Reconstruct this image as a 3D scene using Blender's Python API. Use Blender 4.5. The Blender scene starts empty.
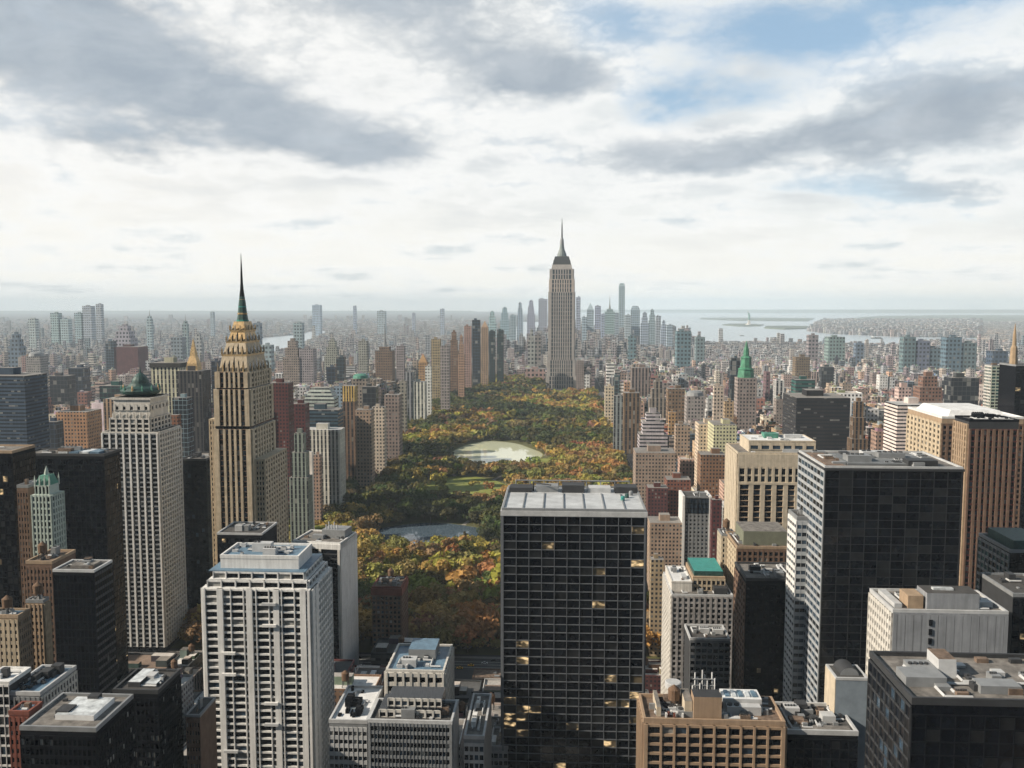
import bpy, math, random
import numpy as np
from math import sin, cos, tan, radians, pi, floor
from mathutils import Vector
S = bpy.context.scene
COL = S.collection
# ------------------------------------------------------------------ camera
CAMZ, F, CX, CY = 260.0, 887.0, 512.0, 384.0
PITCH = math.atan(78.0 / F)
cam = bpy.data.objects.new('camera', bpy.data.cameras.new('camera'))
COL.objects.link(cam)
cam.location = (0, 0, CAMZ)
cam.rotation_euler = (pi / 2 - PITCH, 0, 0)
cam.data.sensor_width = 36.0
cam.data.lens = F / 1024 * 36.0
cam.data.clip_start = 1.0
cam.data.clip_end = 200000.0
S.camera = cam
# ------------------------------------------------------------------ render settings, exposure
S.view_settings.view_transform = 'Standard'
S.view_settings.look = 'None'
S.view_settings.gamma = 1.0
S.view_settings.use_curve_mapping = False
S.view_settings.exposure = 0.5
S.cycles.max_bounces = 6
S.cycles.diffuse_bounces = 2
S.cycles.glossy_bounces = 2
S.cycles.transmission_bounces = 2
S.cycles.volume_bounces = 4
S.cycles.use_denoising = True
S.cycles.use_adaptive_sampling = True
S.cycles.adaptive_threshold = 0.02
S.cycles.sample_clamp_indirect = 3.0
# ------------------------------------------------------------------ node helper
class NT:
    def __init__(s, tree):
        s.t = tree; s.n = tree.nodes; s.l = tree.links
    def add(s, typ, **kw):
        n = s.n.new(typ)
        for k, v in kw.items(): setattr(n, k, v)
        return n
    def put(s, sock, v):
        if isinstance(v, (int, float)): sock.default_value = v
        elif isinstance(v, (tuple, list)):
            sock.default_value = tuple(v) if len(v) == len(sock.default_value) else tuple(v) + (1.0,)
        else: s.l.new(v, sock)
    def m(s, op, a, b=0.0, c=0.0, clamp=False):
        n = s.add('ShaderNodeMath', operation=op, use_clamp=clamp)
        s.put(n.inputs[0], a); s.put(n.inputs[1], b); s.put(n.inputs[2], c)
        return n.outputs[0]
    def vm(s, op, a, b=(0, 0, 0), out=0):
        n = s.add('ShaderNodeVectorMath', operation=op)
        s.put(n.inputs[0], a); s.put(n.inputs[1], b)
        return n.outputs[out]
    def comb(s, x, y, z):
        n = s.add('ShaderNodeCombineXYZ')
        for i, v in enumerate((x, y, z)): s.put(n.inputs[i], v)
        return n.outputs[0]
    def sep(s, v):
        n = s.add('ShaderNodeSeparateXYZ'); s.put(n.inputs[0], v)
        return n.outputs
    def mix(s, f, a, b, blend='MIX'):
        n = s.add('ShaderNodeMix', data_type='RGBA', blend_type=blend)
        s.put(n.inputs[0], f); s.put(n.inputs[6], a); s.put(n.inputs[7], b)
        return n.outputs[2]
    def noise(s, vec, scale, detail=4, rough=0.55, dist=0.0, col=False):
        n = s.add('ShaderNodeTexNoise')
        s.put(n.inputs['Vector'], vec); n.inputs['Scale'].default_value = scale
        n.inputs['Detail'].default_value = detail; n.inputs['Roughness'].default_value = rough
        n.inputs['Distortion'].default_value = dist
        return n.outputs[1 if col else 0]
    def ramp(s, v, a, b, c=0.0, d=1.0, smooth=True):
        n = s.add('ShaderNodeMapRange', interpolation_type='SMOOTHSTEP' if smooth else 'LINEAR')
        s.put(n.inputs[0], v)
        for i, x in enumerate((a, b, c, d)): n.inputs[i + 1].default_value = x
        return n.outputs[0]
# ------------------------------------------------------------------ sky and sun
SUN_EL, SUN_BACK = radians(32), radians(15)
sun_dir = Vector((-cos(SUN_BACK) * cos(SUN_EL), -sin(SUN_BACK) * cos(SUN_EL), sin(SUN_EL)))
W = bpy.data.worlds.new('World'); S.world = W; W.use_nodes = True
w = NT(W.node_tree); w.n.clear()
sky = w.add('ShaderNodeTexSky', sky_type='NISHITA', sun_disc=False)
sky.sun_elevation = SUN_EL
sky.sun_rotation = math.atan2(sun_dir.x, sun_dir.y) % (2 * pi)
sky.air_density = 1.0; sky.dust_density = 1.5; sky.altitude = 250
SKY_K = 0.10
SUN_E = 5.0
HAZE_D, HAZE_C = 4.4e-5, (.76, .89, 1.0)
# cloud banks and blue gaps by compass bearing and elevation: (azimuth, elevation, half width, half height, amount)
DARK = [(-28, 15.3, 7.5, 2.6, 1.1), (-20, 12.8, 7.5, 2.4, 1.1), (-11, 9.6, 6, 1.4, 1.0), (-15, 10.8, 5, 1.6, .6), (-3, 15.2, 6, 1.8, .8), (2.0, 13.8, 3.2, 1.2, 1.1),
        (-6, 18.3, 9, 1.8, .8), (11, 9.3, 8, 1.5, .85), (27, 11.3, 6, 2.0, 1.0), (20, 9.8, 5, 1.4, .6), (25, 6.8, 5, .9, .45), (-24, 9, 5, 1.0, .4), (0, 40, 60, 12, .35)]
BLUE = [(17.5, 16.3, 6.5, 1.9, 1.0), (11, 12.8, 5, 1.5, .85), (27, 18.6, 6, 1.6, 1.0), (21, 6.6, 5, 1.0, .5), (30, 4.5, 6, .9, .35), (6, 17.5, 4, 1.5, .55), (4, 9.5, 3, .8, .3), (60, 30, 30, 15, .8)]
VEIL_L = (.67, .66, .635); VEIL_R = (.55, .59, .61); VEIL_HI = (.72, .72, .71); HORI = (.76, .74, .69)
DARK_A = (.27, .315, .365); DARK_B = (.40, .435, .47); BLUEC = (.30, .44, .57)
tc = w.add('ShaderNodeTexCoord').outputs['Generated']
dx, dy, dz = w.sep(tc)
az = w.m('ARCTAN2', dx, dy)
el = w.m('ARCSINE', dz)
zc = w.m('ADD', w.m('MAXIMUM', dz, 0.0), 0.10)
pl = w.comb(w.m('DIVIDE', dx, zc), w.m('DIVIDE', dy, zc), 0.0)
n_big = w.noise(pl, 1.1, 4, 0.55)
pl2 = w.comb(az, w.m('MULTIPLY', el, 2.0), 0.0)
n_fine = w.noise(pl2, 9.0, 8, 0.6, 0.3)
warp = w.noise(pl2, 4.0, 4, 0.6, col=True)
wx, wy, _ = w.sep(warp)
azw = w.m('ADD', az, w.m('MULTIPLY', w.m('SUBTRACT', wx, 0.5), 0.16))
elw = w.m('ADD', el, w.m('MULTIPLY', w.m('SUBTRACT', wy, 0.5), 0.07))
def blobs(lst):                      # (azimuth deg, elevation deg, half widths deg, amount)
    tot = None
    for a, e, sa, se, amt in lst:
        u = w.m('DIVIDE', w.m('SUBTRACT', azw, radians(a)), radians(sa))
        v = w.m('DIVIDE', w.m('SUBTRACT', elw, radians(e)), radians(se))
        q = w.m('ADD', w.m('MULTIPLY', u, u), w.m('MULTIPLY', v, v))
        g = w.m('MULTIPLY', w.m('EXPONENT', w.m('MULTIPLY', q, -1.0)), amt)
        tot = g if tot is None else w.m('ADD', tot, g)
    return tot
puff = w.m('ABSOLUTE', w.m('SUBTRACT', w.m('MULTIPLY', w.noise(pl2, 17.0, 6, 0.6), 2.0), 1.0))
edge0 = w.m('ADD', w.m('MULTIPLY', w.m('SUBTRACT', n_big, 0.5), 2.0), w.m('MULTIPLY', w.m('SUBTRACT', n_fine, 0.5), 1.1))
edge = w.m('SUBTRACT', edge0, w.m('MULTIPLY', puff, 0.7))
dark_f = blobs(DARK)
dsum = w.m('ADD', dark_f, edge)
dark = w.ramp(dsum, 0.05, 0.85)
rim = w.m('MULTIPLY', w.ramp(dsum, -0.25, 0.08), w.ramp(dsum, 0.45, 0.12))
blue_f = blobs(BLUE)
blue = w.m('MULTIPLY', w.ramp(w.m('ADD', blue_f, w.m('MULTIPLY', edge, 0.9)), 0.0, 0.85), w.ramp(dark, 0, 1, 1, .3))
lit = w.ramp(azw, radians(-35), radians(35), 1.0, 0.0)
hz = w.ramp(el, radians(0.5), radians(9), 1.0, 0.0)
veil = w.mix(lit, VEIL_R, VEIL_L)
veil = w.mix(w.m('MULTIPLY', w.ramp(n_fine, 0.45, 0.70), 0.8), veil, VEIL_HI)
veil = w.mix(w.m('MULTIPLY', w.ramp(n_big, 0.5, 0.30), w.ramp(lit, 0, 1, .75, .35)), veil, DARK_B)
veil = w.mix(hz, veil, HORI)
darkcol = w.mix(w.ramp(n_fine, 0.3, 0.75), DARK_A, DARK_B)
c1 = w.mix(w.m('MULTIPLY', rim, 0.6), veil, VEIL_HI)
c1 = w.mix(dark, c1, darkcol)
nis = w.mix(1.0, sky.outputs[0], (SKY_K, SKY_K, SKY_K), 'MULTIPLY')
bluecol = w.mix(0.55, nis, BLUEC)
c2 = w.mix(blue, c1, bluecol)
below = w.ramp(dz, -0.02, 0.0, 1.0, 0.0)
c3 = w.mix(below, c2, HORI)
over = w.m('MULTIPLY', w.ramp(el, radians(19), radians(42), 1.0, 0.30), w.ramp(dy, -0.7, 0.3, 0.30, 1.0))   # unseen sky overhead and behind dimmed and blued to darken front faces
over = w.m('DIVIDE', over, SKY_K)
tint = w.ramp(over, 1.5, 9.0, 1.0, 0.0)
c3 = w.vm('MULTIPLY', c3, w.comb(w.m('MULTIPLY', over, w.ramp(tint, 0, 1, 1.0, .72)), over, w.m('MULTIPLY', over, w.ramp(tint, 0, 1, 1.0, 1.28))))
bg = w.add('ShaderNodeBackground'); w.put(bg.inputs[0], c3); bg.inputs[1].default_value = SKY_K
out = w.add('ShaderNodeOutputWorld'); w.l.new(bg.outputs[0], out.inputs[0])
W.cycles.sampling_method = 'MANUAL'; W.cycles.sample_map_resolution = 512
sl = bpy.data.lights.new('sun', 'SUN'); sl.energy = SUN_E; sl.angle = radians(0.6); sl.color = (1.0, 0.88, 0.72)
so = bpy.data.objects.new('sun', sl); COL.objects.link(so)
so.rotation_euler = sun_dir.to_track_quat('Z', 'Y').to_euler()
# ------------------------------------------------------------------ photo geometry -> places
FW = Vector((0, cos(PITCH), -sin(PITCH))); UP = Vector((0, sin(PITCH), cos(PITCH)))
def ray(px, py): return FW + Vector(((px - CX) / F, 0, 0)) - UP * ((py - CY) / F)
def gp(px, py, z=0.0):
    r = ray(px, py); t = (z - CAMZ) / r.z
    return Vector((r.x * t, r.y * t, z))
def ap(px, py, d):
    r = ray(px, py); t = d / r.y
    return Vector((r.x * t, d, CAMZ + r.z * t))
def proj(x, y, z):
    dep = y * cos(PITCH) + (CAMZ - z) * sin(PITCH)
    v = y * sin(PITCH) + (z - CAMZ) * cos(PITCH)
    return CX + F * x / dep, CY - F * v / dep
YAW = radians(3.1)
def st(s, t): return (s * cos(YAW) + t * sin(YAW), -s * sin(YAW) + t * cos(YAW))
def inv_st(x, y): return (x * cos(YAW) - y * sin(YAW), x * sin(YAW) + y * cos(YAW))
# ------------------------------------------------------------------ materials
MATS = {}
def newmat(name):
    m = bpy.data.materials.new(name); m.use_nodes = True
    t = NT(m.node_tree); t.n.clear()
    o = t.add('ShaderNodeOutputMaterial'); b = t.add('ShaderNodeBsdfPrincipled')
    t.l.new(b.outputs[0], o.inputs[0])
    return m, t, b
def mat(name, col, rough=0.75, var=0.22, scale=0.25, metal=0.0, spec=0.4, streak=0.0):
    if name in MATS: return MATS[name]
    m, t, b = newmat(name)
    P = t.add('ShaderNodeNewGeometry').outputs['Position']
    n = t.noise(P, scale, 5, 0.65)
    f = t.ramp(n, 0.25, 0.75, 1 - var, 1 + var, False)
    if streak:
        Q = t.vm('MULTIPLY', P, (1.0, 1.0, 0.06))
        f = t.m('MULTIPLY', f, t.ramp(t.noise(Q, 0.9, 4), 0.3, 0.7, 1 - streak, 1.0, False))
    c = t.vm('MULTIPLY', tuple(col), t.comb(f, f, f))
    t.put(b.inputs['Base Color'], c)
    b.inputs['Roughness'].default_value = rough
    b.inputs['Metallic'].default_value = metal
    b.inputs['Specular IOR Level'].default_value = spec
    MATS[name] = m; return m
def glass(name, col, rough=0.12, spec=0.5, emit=None, es=0.0):
    if name in MATS: return MATS[name]
    m, t, b = newmat(name)
    P = t.add('ShaderNodeNewGeometry').outputs['Position']
    n = t.ramp(t.noise(P, 0.35, 3), 0.3, 0.7, 0.6, 1.5, False)
    t.put(b.inputs['Base Color'], t.vm('MULTIPLY', tuple(col), t.comb(n, n, n)))
    b.inputs['Roughness'].default_value = rough
    b.inputs['Specular IOR Level'].default_value = spec
    if emit:
        pn = t.noise(t.vm('MULTIPLY', P, (1, 1, 2.2)), .20, 2, .5)
        b.inputs['Emission Color'].default_value = (*emit, 1); t.put(b.inputs['Emission Strength'], t.ramp(pn, .50, .72, 0.0, es))
    bm_ = t.add('ShaderNodeBump'); bm_.inputs['Strength'].default_value = 0.06
    bm_.inputs['Distance'].default_value = 0.3
    t.l.new(t.noise(P, 0.25, 2), bm_.inputs['Height']); t.l.new(bm_.outputs[0], b.inputs['Normal'])
    MATS[name] = m; return m
G_DARK = glass('glass_dark', (0.006, 0.008, 0.012), .12, .32)
G_BLK = glass('glass_black', (0.003, 0.004, 0.007), 0.15, 0.16)
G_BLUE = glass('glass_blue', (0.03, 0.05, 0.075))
G_BLIND = glass('glass_blind', (0.20, 0.20, 0.19), 0.5)
G_DIM = glass('glass_dim', (0.05, 0.05, 0.05), 0.3)
G_LIT = glass('glass_lit', (0.1, 0.08, 0.05), 0.3, 0.4, (1.0, 0.70, 0.36), 0.8)
G_TEAL = glass('glass_teal', (0.02, 0.07, 0.075), 0.15)
BLACK = mat('black_metal', (0.006, 0.007, 0.010), 0.75, 0.2, spec=.06)
DKGREY = mat('dark_grey', (0.032, 0.034, 0.038), 0.7)
GREY = mat('grey_metal', (0.20, 0.21, 0.22), 0.55)
LGREY = mat('light_grey', (0.42, 0.43, 0.44), 0.6)
WHITE = mat('white_paint', (0.72, 0.72, 0.71), 0.6, 0.12, streak=0.25)
WSTONE = mat('white_stone', (0.60, 0.58, 0.54), 0.8, 0.15, streak=0.3)
CREAM = mat('cream_stone', (0.52, 0.45, 0.35), 0.85, 0.2, streak=0.25)
TAN = mat('tan_brick', (0.34, 0.25, 0.17), 0.9, 0.25, streak=0.2)
BROWN = mat('brown_brick', (0.16, 0.10, 0.07), 0.9, 0.3, streak=0.2)
RED = mat('red_brick', (0.17, 0.055, 0.038), 0.9, 0.3)
DRED = mat('dark_red', (0.085, 0.028, 0.028), 0.8, 0.3)
GOLDST = mat('gold_stone', (0.52, 0.43, 0.31), 0.8, 0.25, streak=0.35)
GOLD = mat('gold_metal', (0.44, 0.31, 0.16), 0.5, 0.55, 0.6, 0.5)
COPPER = mat('green_copper', (0.06, 0.20, 0.15), 0.7, 0.5, 0.4)
DKCOP = mat('dark_copper', (0.02, 0.06, 0.055), 0.55, 0.7, 0.8)
TEAL = mat('teal_roof', (0.03, 0.22, 0.20), 0.6)
ROOFB = mat('roof_tar', (0.055, 0.053, 0.052), 0.9, 0.5, 0.12)
ROOFG = mat('roof_gravel', (0.15, 0.14, 0.13), 0.95, 0.7, 0.28)
ROOFBR = mat('roof_brown', (0.14, 0.10, 0.075), 0.95, 0.7, 0.35)
ROOFW = mat('roof_white', (0.62, 0.63, 0.64), 0.7, 0.25, 0.15)
BLUER = mat('roof_blue', (0.10, 0.17, 0.24), 0.5, 0.4, 0.3)
WOOD = mat('tank_wood', (0.13, 0.08, 0.05), 0.9, 0.3, 1.0)
SKYL = glass('skylight', (0.45, 0.48, 0.50), 0.25)
GS_OFFICE = [(G_DARK, 58), (G_BLK, 8), (G_BLUE, 20), (G_BLIND, 6), (G_DIM, 10)]  # extra blue panes stand in for sky reflected in the windows
G_SOFT = glass('glass_soft', (0.011, 0.012, 0.014), 0.3, .3)
GS_BLACK = [(G_BLK, 70), (G_DARK, 18), (G_LIT, 1.2), (G_SOFT, 12)]
GS_CENTRE = [(G_BLK, 62), (G_DARK, 18), (G_LIT, 9), (G_SOFT, 12)]
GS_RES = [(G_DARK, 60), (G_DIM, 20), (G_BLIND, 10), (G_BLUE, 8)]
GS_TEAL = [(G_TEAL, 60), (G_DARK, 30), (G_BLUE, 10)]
# ------------------------------------------------------------------ mesh builder
class MB:
    def __init__(s): s.v = []; s.f = []; s.mi = []; s.m = []
    def mid(s, m):
        if m not in s.m: s.m.append(m)
        return s.m.index(m)
    def quad(s, pts, m):
        i = len(s.v); s.v += [tuple(p) for p in pts]; s.f.append(tuple(range(i, i + len(pts)))); s.mi.append(s.mid(m))
    def prism(s, poly, z0, z1, m, mt=None, top=None, bottom=True):
        n = len(poly); i = len(s.v); top = top or poly
        s.v += [(x, y, z0) for x, y in poly] + [(x, y, z1) for x, y in top]
        k = s.mid(m)
        for j in range(n):
            q = (j + 1) % n
            s.f.append((i + j, i + q, i + n + q, i + n + j)); s.mi.append(k)
        s.f.append(tuple(range(i + n, i + 2 * n))); s.mi.append(s.mid(mt) if mt else k)
        if bottom: s.f.append(tuple(range(i + n - 1, i - 1, -1))); s.mi.append(k)
    def box(s, x0, x1, y0, y1, z0, z1, m, mt=None):
        s.prism([(x0, y0), (x1, y0), (x1, y1), (x0, y1)], z0, z1, m, mt)
    def fru(s, r0, r1, z0, z1, m, mt=None):
        a = [(r0[0], r0[2]), (r0[1], r0[2]), (r0[1], r0[3]), (r0[0], r0[3])]
        b = [(r1[0], r1[2]), (r1[1], r1[2]), (r1[1], r1[3]), (r1[0], r1[3])]
        s.prism(a, z0, z1, m, mt, b)
    def lathe(s, prof, n, cx, cy, m, ph=0.0):
        for (r0, z0), (r1, z1) in zip(prof[:-1], prof[1:]):
            a = [(cx + r0 * cos(ph + 2 * pi * j / n), cy + r0 * sin(ph + 2 * pi * j / n)) for j in range(n)]
            b = [(cx + r1 * cos(ph + 2 * pi * j / n), cy + r1 * sin(ph + 2 * pi * j / n)) for j in range(n)]
            s.prism(a, z0, z1, m, None, b)
    def bar(s, p, q, r, m):
        p = Vector(p); q = Vector(q); d = (q - p).normalized()
        a = d.orthogonal().normalized(); b = d.cross(a); i = len(s.v); k = s.mid(m)
        for c in (p, q):
            for u, v in ((1, 1), (-1, 1), (-1, -1), (1, -1)): s.v.append(tuple(c + a * (u * r) + b * (v * r)))
        for j in range(4): s.f.append((i + j, i + (j + 1) % 4, i + 4 + (j + 1) % 4, i + 4 + j)); s.mi.append(k)
        s.f.append((i + 3, i + 2, i + 1, i)); s.f.append((i + 4, i + 5, i + 6, i + 7)); s.mi += [k, k]
    def mesh(s, name):
        me = bpy.data.meshes.new(name); me.from_pydata(s.v, [], s.f)
        for m in s.m: me.materials.append(m)
        me.polygons.foreach_set('material_index', s.mi); me.update(); return me
    def build(s, name, parent=None, loc=(0, 0, 0)):
        if not s.f: return None
        o = bpy.data.objects.new(name, s.mesh(name)); COL.objects.link(o); o.location = loc
        if parent: o.parent = parent
        return o
def tag(o, label=None, cat=None, group=None, kind=None):
    if label: o['label'] = label
    if cat: o['category'] = cat
    if group: o['group'] = group
    if kind: o['kind'] = kind
    return o
def child(name, me, parent, loc=(0, 0, 0), rz=0.0):
    o = bpy.data.objects.new(name, me); COL.objects.link(o); o.parent = parent; o.location = loc
    o.rotation_euler = (0, 0, rz); return o
# ------------------------------------------------------------------ buildings
PROTECT = []           # (x0, x1, ytop, ybottom, distance): what must stay visible of each building
FOOT = []              # occupied circles / rects in world for the city filler
PANES = {}
def pick(gs, rnd):
    t = rnd.random() * sum(a for _, a in gs)
    for m, a in gs:
        t -= a
        if t <= 0: return m
    return gs[0][0]
class Bld:
    def __init__(s, name, label, cat, xl, xr, y, d, xs=None, depth=None, yaw=None, vis=None, group=None, seed=None):
        yaw = YAW if yaw is None else radians(yaw); s.yaw = yaw
        A = ap(xl, y, d); s.h = A.z
        u = (cos(yaw), -sin(yaw)); v = (sin(yaw), cos(yaw))
        def solve(P, dr, px):
            D0 = P[1] * cos(PITCH) + (CAMZ - s.h) * sin(PITCH); k = (px - CX) / F
            return (k * D0 - P[0]) / (dr[0] - k * dr[1] * cos(PITCH))
        s.w = solve(A, u, xr)
        B = (A.x + u[0] * s.w, A.y + u[1] * s.w)
        if depth is None:
            if xs is None: depth = s.w * 0.8
            else: depth = solve(A if xs < xl else B, v, xs)
        s.d = depth
        c = (A.x + u[0] * s.w / 2 + v[0] * depth / 2, A.y + u[1] * s.w / 2 + v[1] * depth / 2)
        s.c = c
        s.root = bpy.data.objects.new(name, None); COL.objects.link(s.root)
        s.root.location = (c[0], c[1], 0); s.root.rotation_euler = (0, 0, -yaw)
        tag(s.root, label, cat, group)
        s.R = (-s.w / 2, s.w / 2, -s.d / 2, s.d / 2)
        s.mb = {}; s.panes = []
        s.rnd = random.Random(seed if seed is not None else int(xl * 7 + y * 13))
        x0 = min(xl, xs or xl); x1 = max(xr, xs or xr)
        if vis: PROTECT.append((x0, x1, y, vis, d))
        FOOT.append((c[0], c[1], s.w / 2 + 3, s.d / 2 + 3, yaw))
        s.px = (xl + xr) / 2; s.dist = d
    def P(s, n): return s.mb.setdefault(n, MB())
    def body(s, m, rect=None, z0=0.0, z1=None, part='wall'):
        r = rect or s.R; s.P(part).box(*r, z0, s.h if z1 is None else z1, m); return r
    def fac(s, side, z1, nb, nf, fm, gs=GS_OFFICE, fh=3.6, pier=0.3, span=0.35, rel=0.5, rect=None, u0=0.0, u1=1.0, corner=0.0, part='facade_frame', pane=True, spm=None):
        """grid of piers and spandrels standing proud of the wall, with a pane in every opening"""
        r = rect or s.R
        W = (r[1] - r[0]) if side in 'FB' else (r[3] - r[2])
        a, b = W * u0, W * u1
        def pt(u, o, z):
            if side == 'F': return (r[0] + u, r[2] - o, z)
            if side == 'B': return (r[1] - u, r[3] + o, z)
            if side == 'R': return (r[1] + o, r[2] + u, z)
            return (r[0] - o, r[3] - u, z)
        def slab(ua, ub, za, zb, o, m):
            p, q = pt(ua, 0, za), pt(ub, o, zb)
            s.P(part).box(min(p[0], q[0]), max(p[0], q[0]), min(p[1], q[1]), max(p[1], q[1]), za, zb, m)
        bw = (b - a - 2 * corner) / nb
        z0 = z1 - nf * fh
        pw = bw * pier
        if corner > 0:
            slab(a, a + corner, z0, z1, rel, fm); slab(b - corner, b, z0, z1, rel, fm)
        if pier > 0:
            for i in range(nb + 1):
                if corner > 0 and i in (0, nb): continue
                c = a + corner + i * bw
                slab(max(a, c - pw / 2), min(b, c + pw / 2), z0, z1, rel, fm)
        sh = fh * span
        if span > 0:
            for j in range(nf + 1):
                z = z0 + j * fh
                slab(a + corner * 0.5, b - corner * 0.5, z - (sh if j else 0), z + (0 if j else 0.4), rel * 0.72, spm or fm)
        if pane:
            for i in range(nb):
                for j in range(nf):
                    za = z0 + j * fh; zb = za + fh - sh
                    if zb < 1: continue
                    ua = a + corner + i * bw + pw / 2; ub = ua + bw - pw
                    s.panes.append((side, pt((ua + ub) / 2, 0.06, (za + zb) / 2), round(ub - ua, 2), round(zb - za, 2), pick(gs, s.rnd)))
    def roof(s, rect=None, z=None, m=None, par=1.2, pm=None, units=4, tank=0, um=None, inset=0.0):
        r = rect or s.R; z = s.h if z is None else z; m = m or ROOFB; pm = pm or GREY
        rb = s.P('roof'); rb.box(r[0] + .3, r[1] - .3, r[2] + .3, r[3] - .3, z - 0.1, z + 0.25, m)
        if par:
            t = 0.7; p = s.P('parapet'); o = 0.15
            p.box(r[0] - o, r[1] + o, r[2] - o, r[2] + t, z - .4, z + par, pm); p.box(r[0] - o, r[1] + o, r[3] - t, r[3] + o, z - .4, z + par, pm)
            p.box(r[0] - o, r[0] + t, r[2] + t, r[3] - t, z - .4, z + par, pm); p.box(r[1] - t, r[1] + o, r[2] + t, r[3] - t, z - .4, z + par, pm)
        W, D = r[1] - r[0], r[3] - r[2]
        for k in range(int(units * 2.4)):
            big = k < units * .35; a, b = s.rnd.uniform(*((.14, .26) if big else (.03, .10))) * W, s.rnd.uniform(*((.12, .24) if big else (.04, .12))) * D
            x = s.rnd.uniform(r[0] + 2, r[1] - 2 - a); y = s.rnd.uniform(r[2] + 2, r[3] - 2 - b)
            hh = s.rnd.uniform(2, 4.2) if big else s.rnd.uniform(.8, 2.4)
            u = MB(); mm = um or s.rnd.choice([GREY, LGREY, DKGREY, ROOFBR, GREY])
            u.box(x, x + a, y, y + b, z + .25, z + hh, mm)
            if s.rnd.random() < .6:
                for q in range(s.rnd.randint(2, 5)):
                    xx = x + (q + .5) * a / 5; u.lathe([(min(a / 12, b * .3), z + hh), (min(a / 12, b * .3), z + hh + .5)], 8, xx, y + b / 2, DKGREY)
            u.build('mechanical_unit', s.root)
            if s.rnd.random() < .35:
                u = MB(); y2 = s.rnd.uniform(r[2] + 2, r[3] - 2)
                u.bar((x, y + b / 2, z + .8), (x, y2, z + .8), .35, LGREY); u.bar((x, y2, z + .8), (min(x + a * 2, r[1] - 2), y2, z + .8), .35, LGREY)
                u.build('duct', s.root)
        for k in range(tank):
            x = s.rnd.uniform(r[0] + 4, r[1] - 4); y = s.rnd.uniform(r[2] + 4, r[3] - 4); s.tank(x, y, z)
    def tank(s, x, y, z, k=1.0):
        u = MB(); u.lathe([(2.2 * k, z + 3.5 * k), (2.3 * k, z + 7.5 * k), (.1, z + 9.3 * k)], 12, x, y, WOOD)
        t = u.build('water_tank', s.root); l = MB()
        for a in (-1, 1):
            for b in (-1, 1): l.bar((x + a * 1.5 * k, y + b * 1.5 * k, z), (x + a * 1.3 * k, y + b * 1.3 * k, z + 3.6 * k), .15, DKGREY)
        l.bar((x - 1.5 * k, y - 1.5 * k, z), (x + 1.5 * k, y - 1.5 * k, z + 3.4 * k), .1, DKGREY)
        for a in (-1, 1): l.bar((x + a * 1.3 * k, y - 1.3 * k, z + 3.4 * k), (x + a * 1.3 * k, y + 1.3 * k, z + 3.4 * k), .12, DKGREY); l.bar((x - 1.3 * k, y + a * 1.3 * k, z + 3.4 * k), (x + 1.3 * k, y + a * 1.3 * k, z + 3.4 * k), .12, DKGREY)
        l.build('tank_stand', t)
    def block(s, name, rect, z0, z1, m, mt=None):
        u = MB(); u.box(*rect, z0, z1, m, mt); return u.build(name, s.root)
    def finish(s, solo=100):
        for k, mb in s.mb.items():
            if mb.f: mb.build(k, s.root)
        # rank panes by how large they show
        rank = []
        for p in s.panes:
            side, c, a, b, m = p
            wx = s.c[0] + c[0] * cos(s.yaw) + c[1] * sin(s.yaw); wy = s.c[1] - c[0] * sin(s.yaw) + c[1] * cos(s.yaw)
            px, py = proj(wx, wy, c[2])
            q = a * b / max(wy, 1) ** 2
            if side in 'LR': q *= 0.25
            if side == 'B' or px < 0 or px > 1024 or py > 768: q *= 0.01
            rank.append((-q * (1 + 0.3 * (c[2] / s.h)), len(rank)))
        rank.sort()
        ids = [i for _, i in rank]
        if len(s.panes) <= solo + 10: solo = len(s.panes)
        rz = {'F': 0, 'R': pi / 2, 'B': pi, 'L': -pi / 2}
        for i in ids[:solo]:
            side, c, a, b, m = s.panes[i]
            key = (a, b, m.name)
            if key not in PANES:
                q = MB(); q.box(-a / 2, a / 2, -0.04, 0.04, -b / 2, b / 2, m); PANES[key] = q.mesh('window')
            child('window', PANES[key], s.root, c, rz[side])
        rest = MB()
        for i in ids[solo:]:
            side, c, a, b, m = s.panes[i]
            if side == 'F': pts = [(-a / 2, 0), (a / 2, 0)]
            elif side == 'B': pts = [(a / 2, 0), (-a / 2, 0)]
            elif side == 'R': pts = [(0, -a / 2), (0, a / 2)]
            else: pts = [(0, a / 2), (0, -a / 2)]
            (xa, ya), (xb, yb) = pts
            rest.quad([(c[0] + xa, c[1] + ya, c[2] - b / 2), (c[0] + xb, c[1] + yb, c[2] - b / 2), (c[0] + xb, c[1] + yb, c[2] + b / 2), (c[0] + xa, c[1] + ya, c[2] + b / 2)], m)
        if rest.f: tag(rest.build('window', s.root), kind='stuff')
        return s
# ------------------------------------------------------------------ tall towers one by one
def floors(b, z1, fh): return max(1, int((z1 - 2) / fh))
# --- central black office slab with pale grid
b = Bld('office_tower', 'black glass office slab with a thin pale grid and white roof, in the middle foreground', 'office tower', 502, 646, 510, 400, depth=52, vis=768)
SLATE = mat('slate_metal', (.11, .12, .135), .5)
b.body(G_BLK); b.h0 = b.h
b.fac('F', b.h - 2.5, 11, 33, SLATE, GS_CENTRE, 3.9, .045, .085, .7, corner=.7)
b.fac('R', b.h - 2.5, 9, 33, SLATE, GS_CENTRE, 3.9, .045, .085, .7, corner=.7)
b.fac('L', b.h - 2.5, 9, 33, SLATE, GS_CENTRE, 3.9, .045, .085, .7, corner=.7)
b.P('parapet').box(b.R[0] - .7, b.R[1] + .7, b.R[2] - .7, b.R[3] + .7, b.h - 2.5, b.h - .2, LGREY)
b.roof(m=mat('pale_roof_metal', (.42, .44, .46), .55, .3, .12), pm=GREY, units=0, par=1.0)
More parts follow.
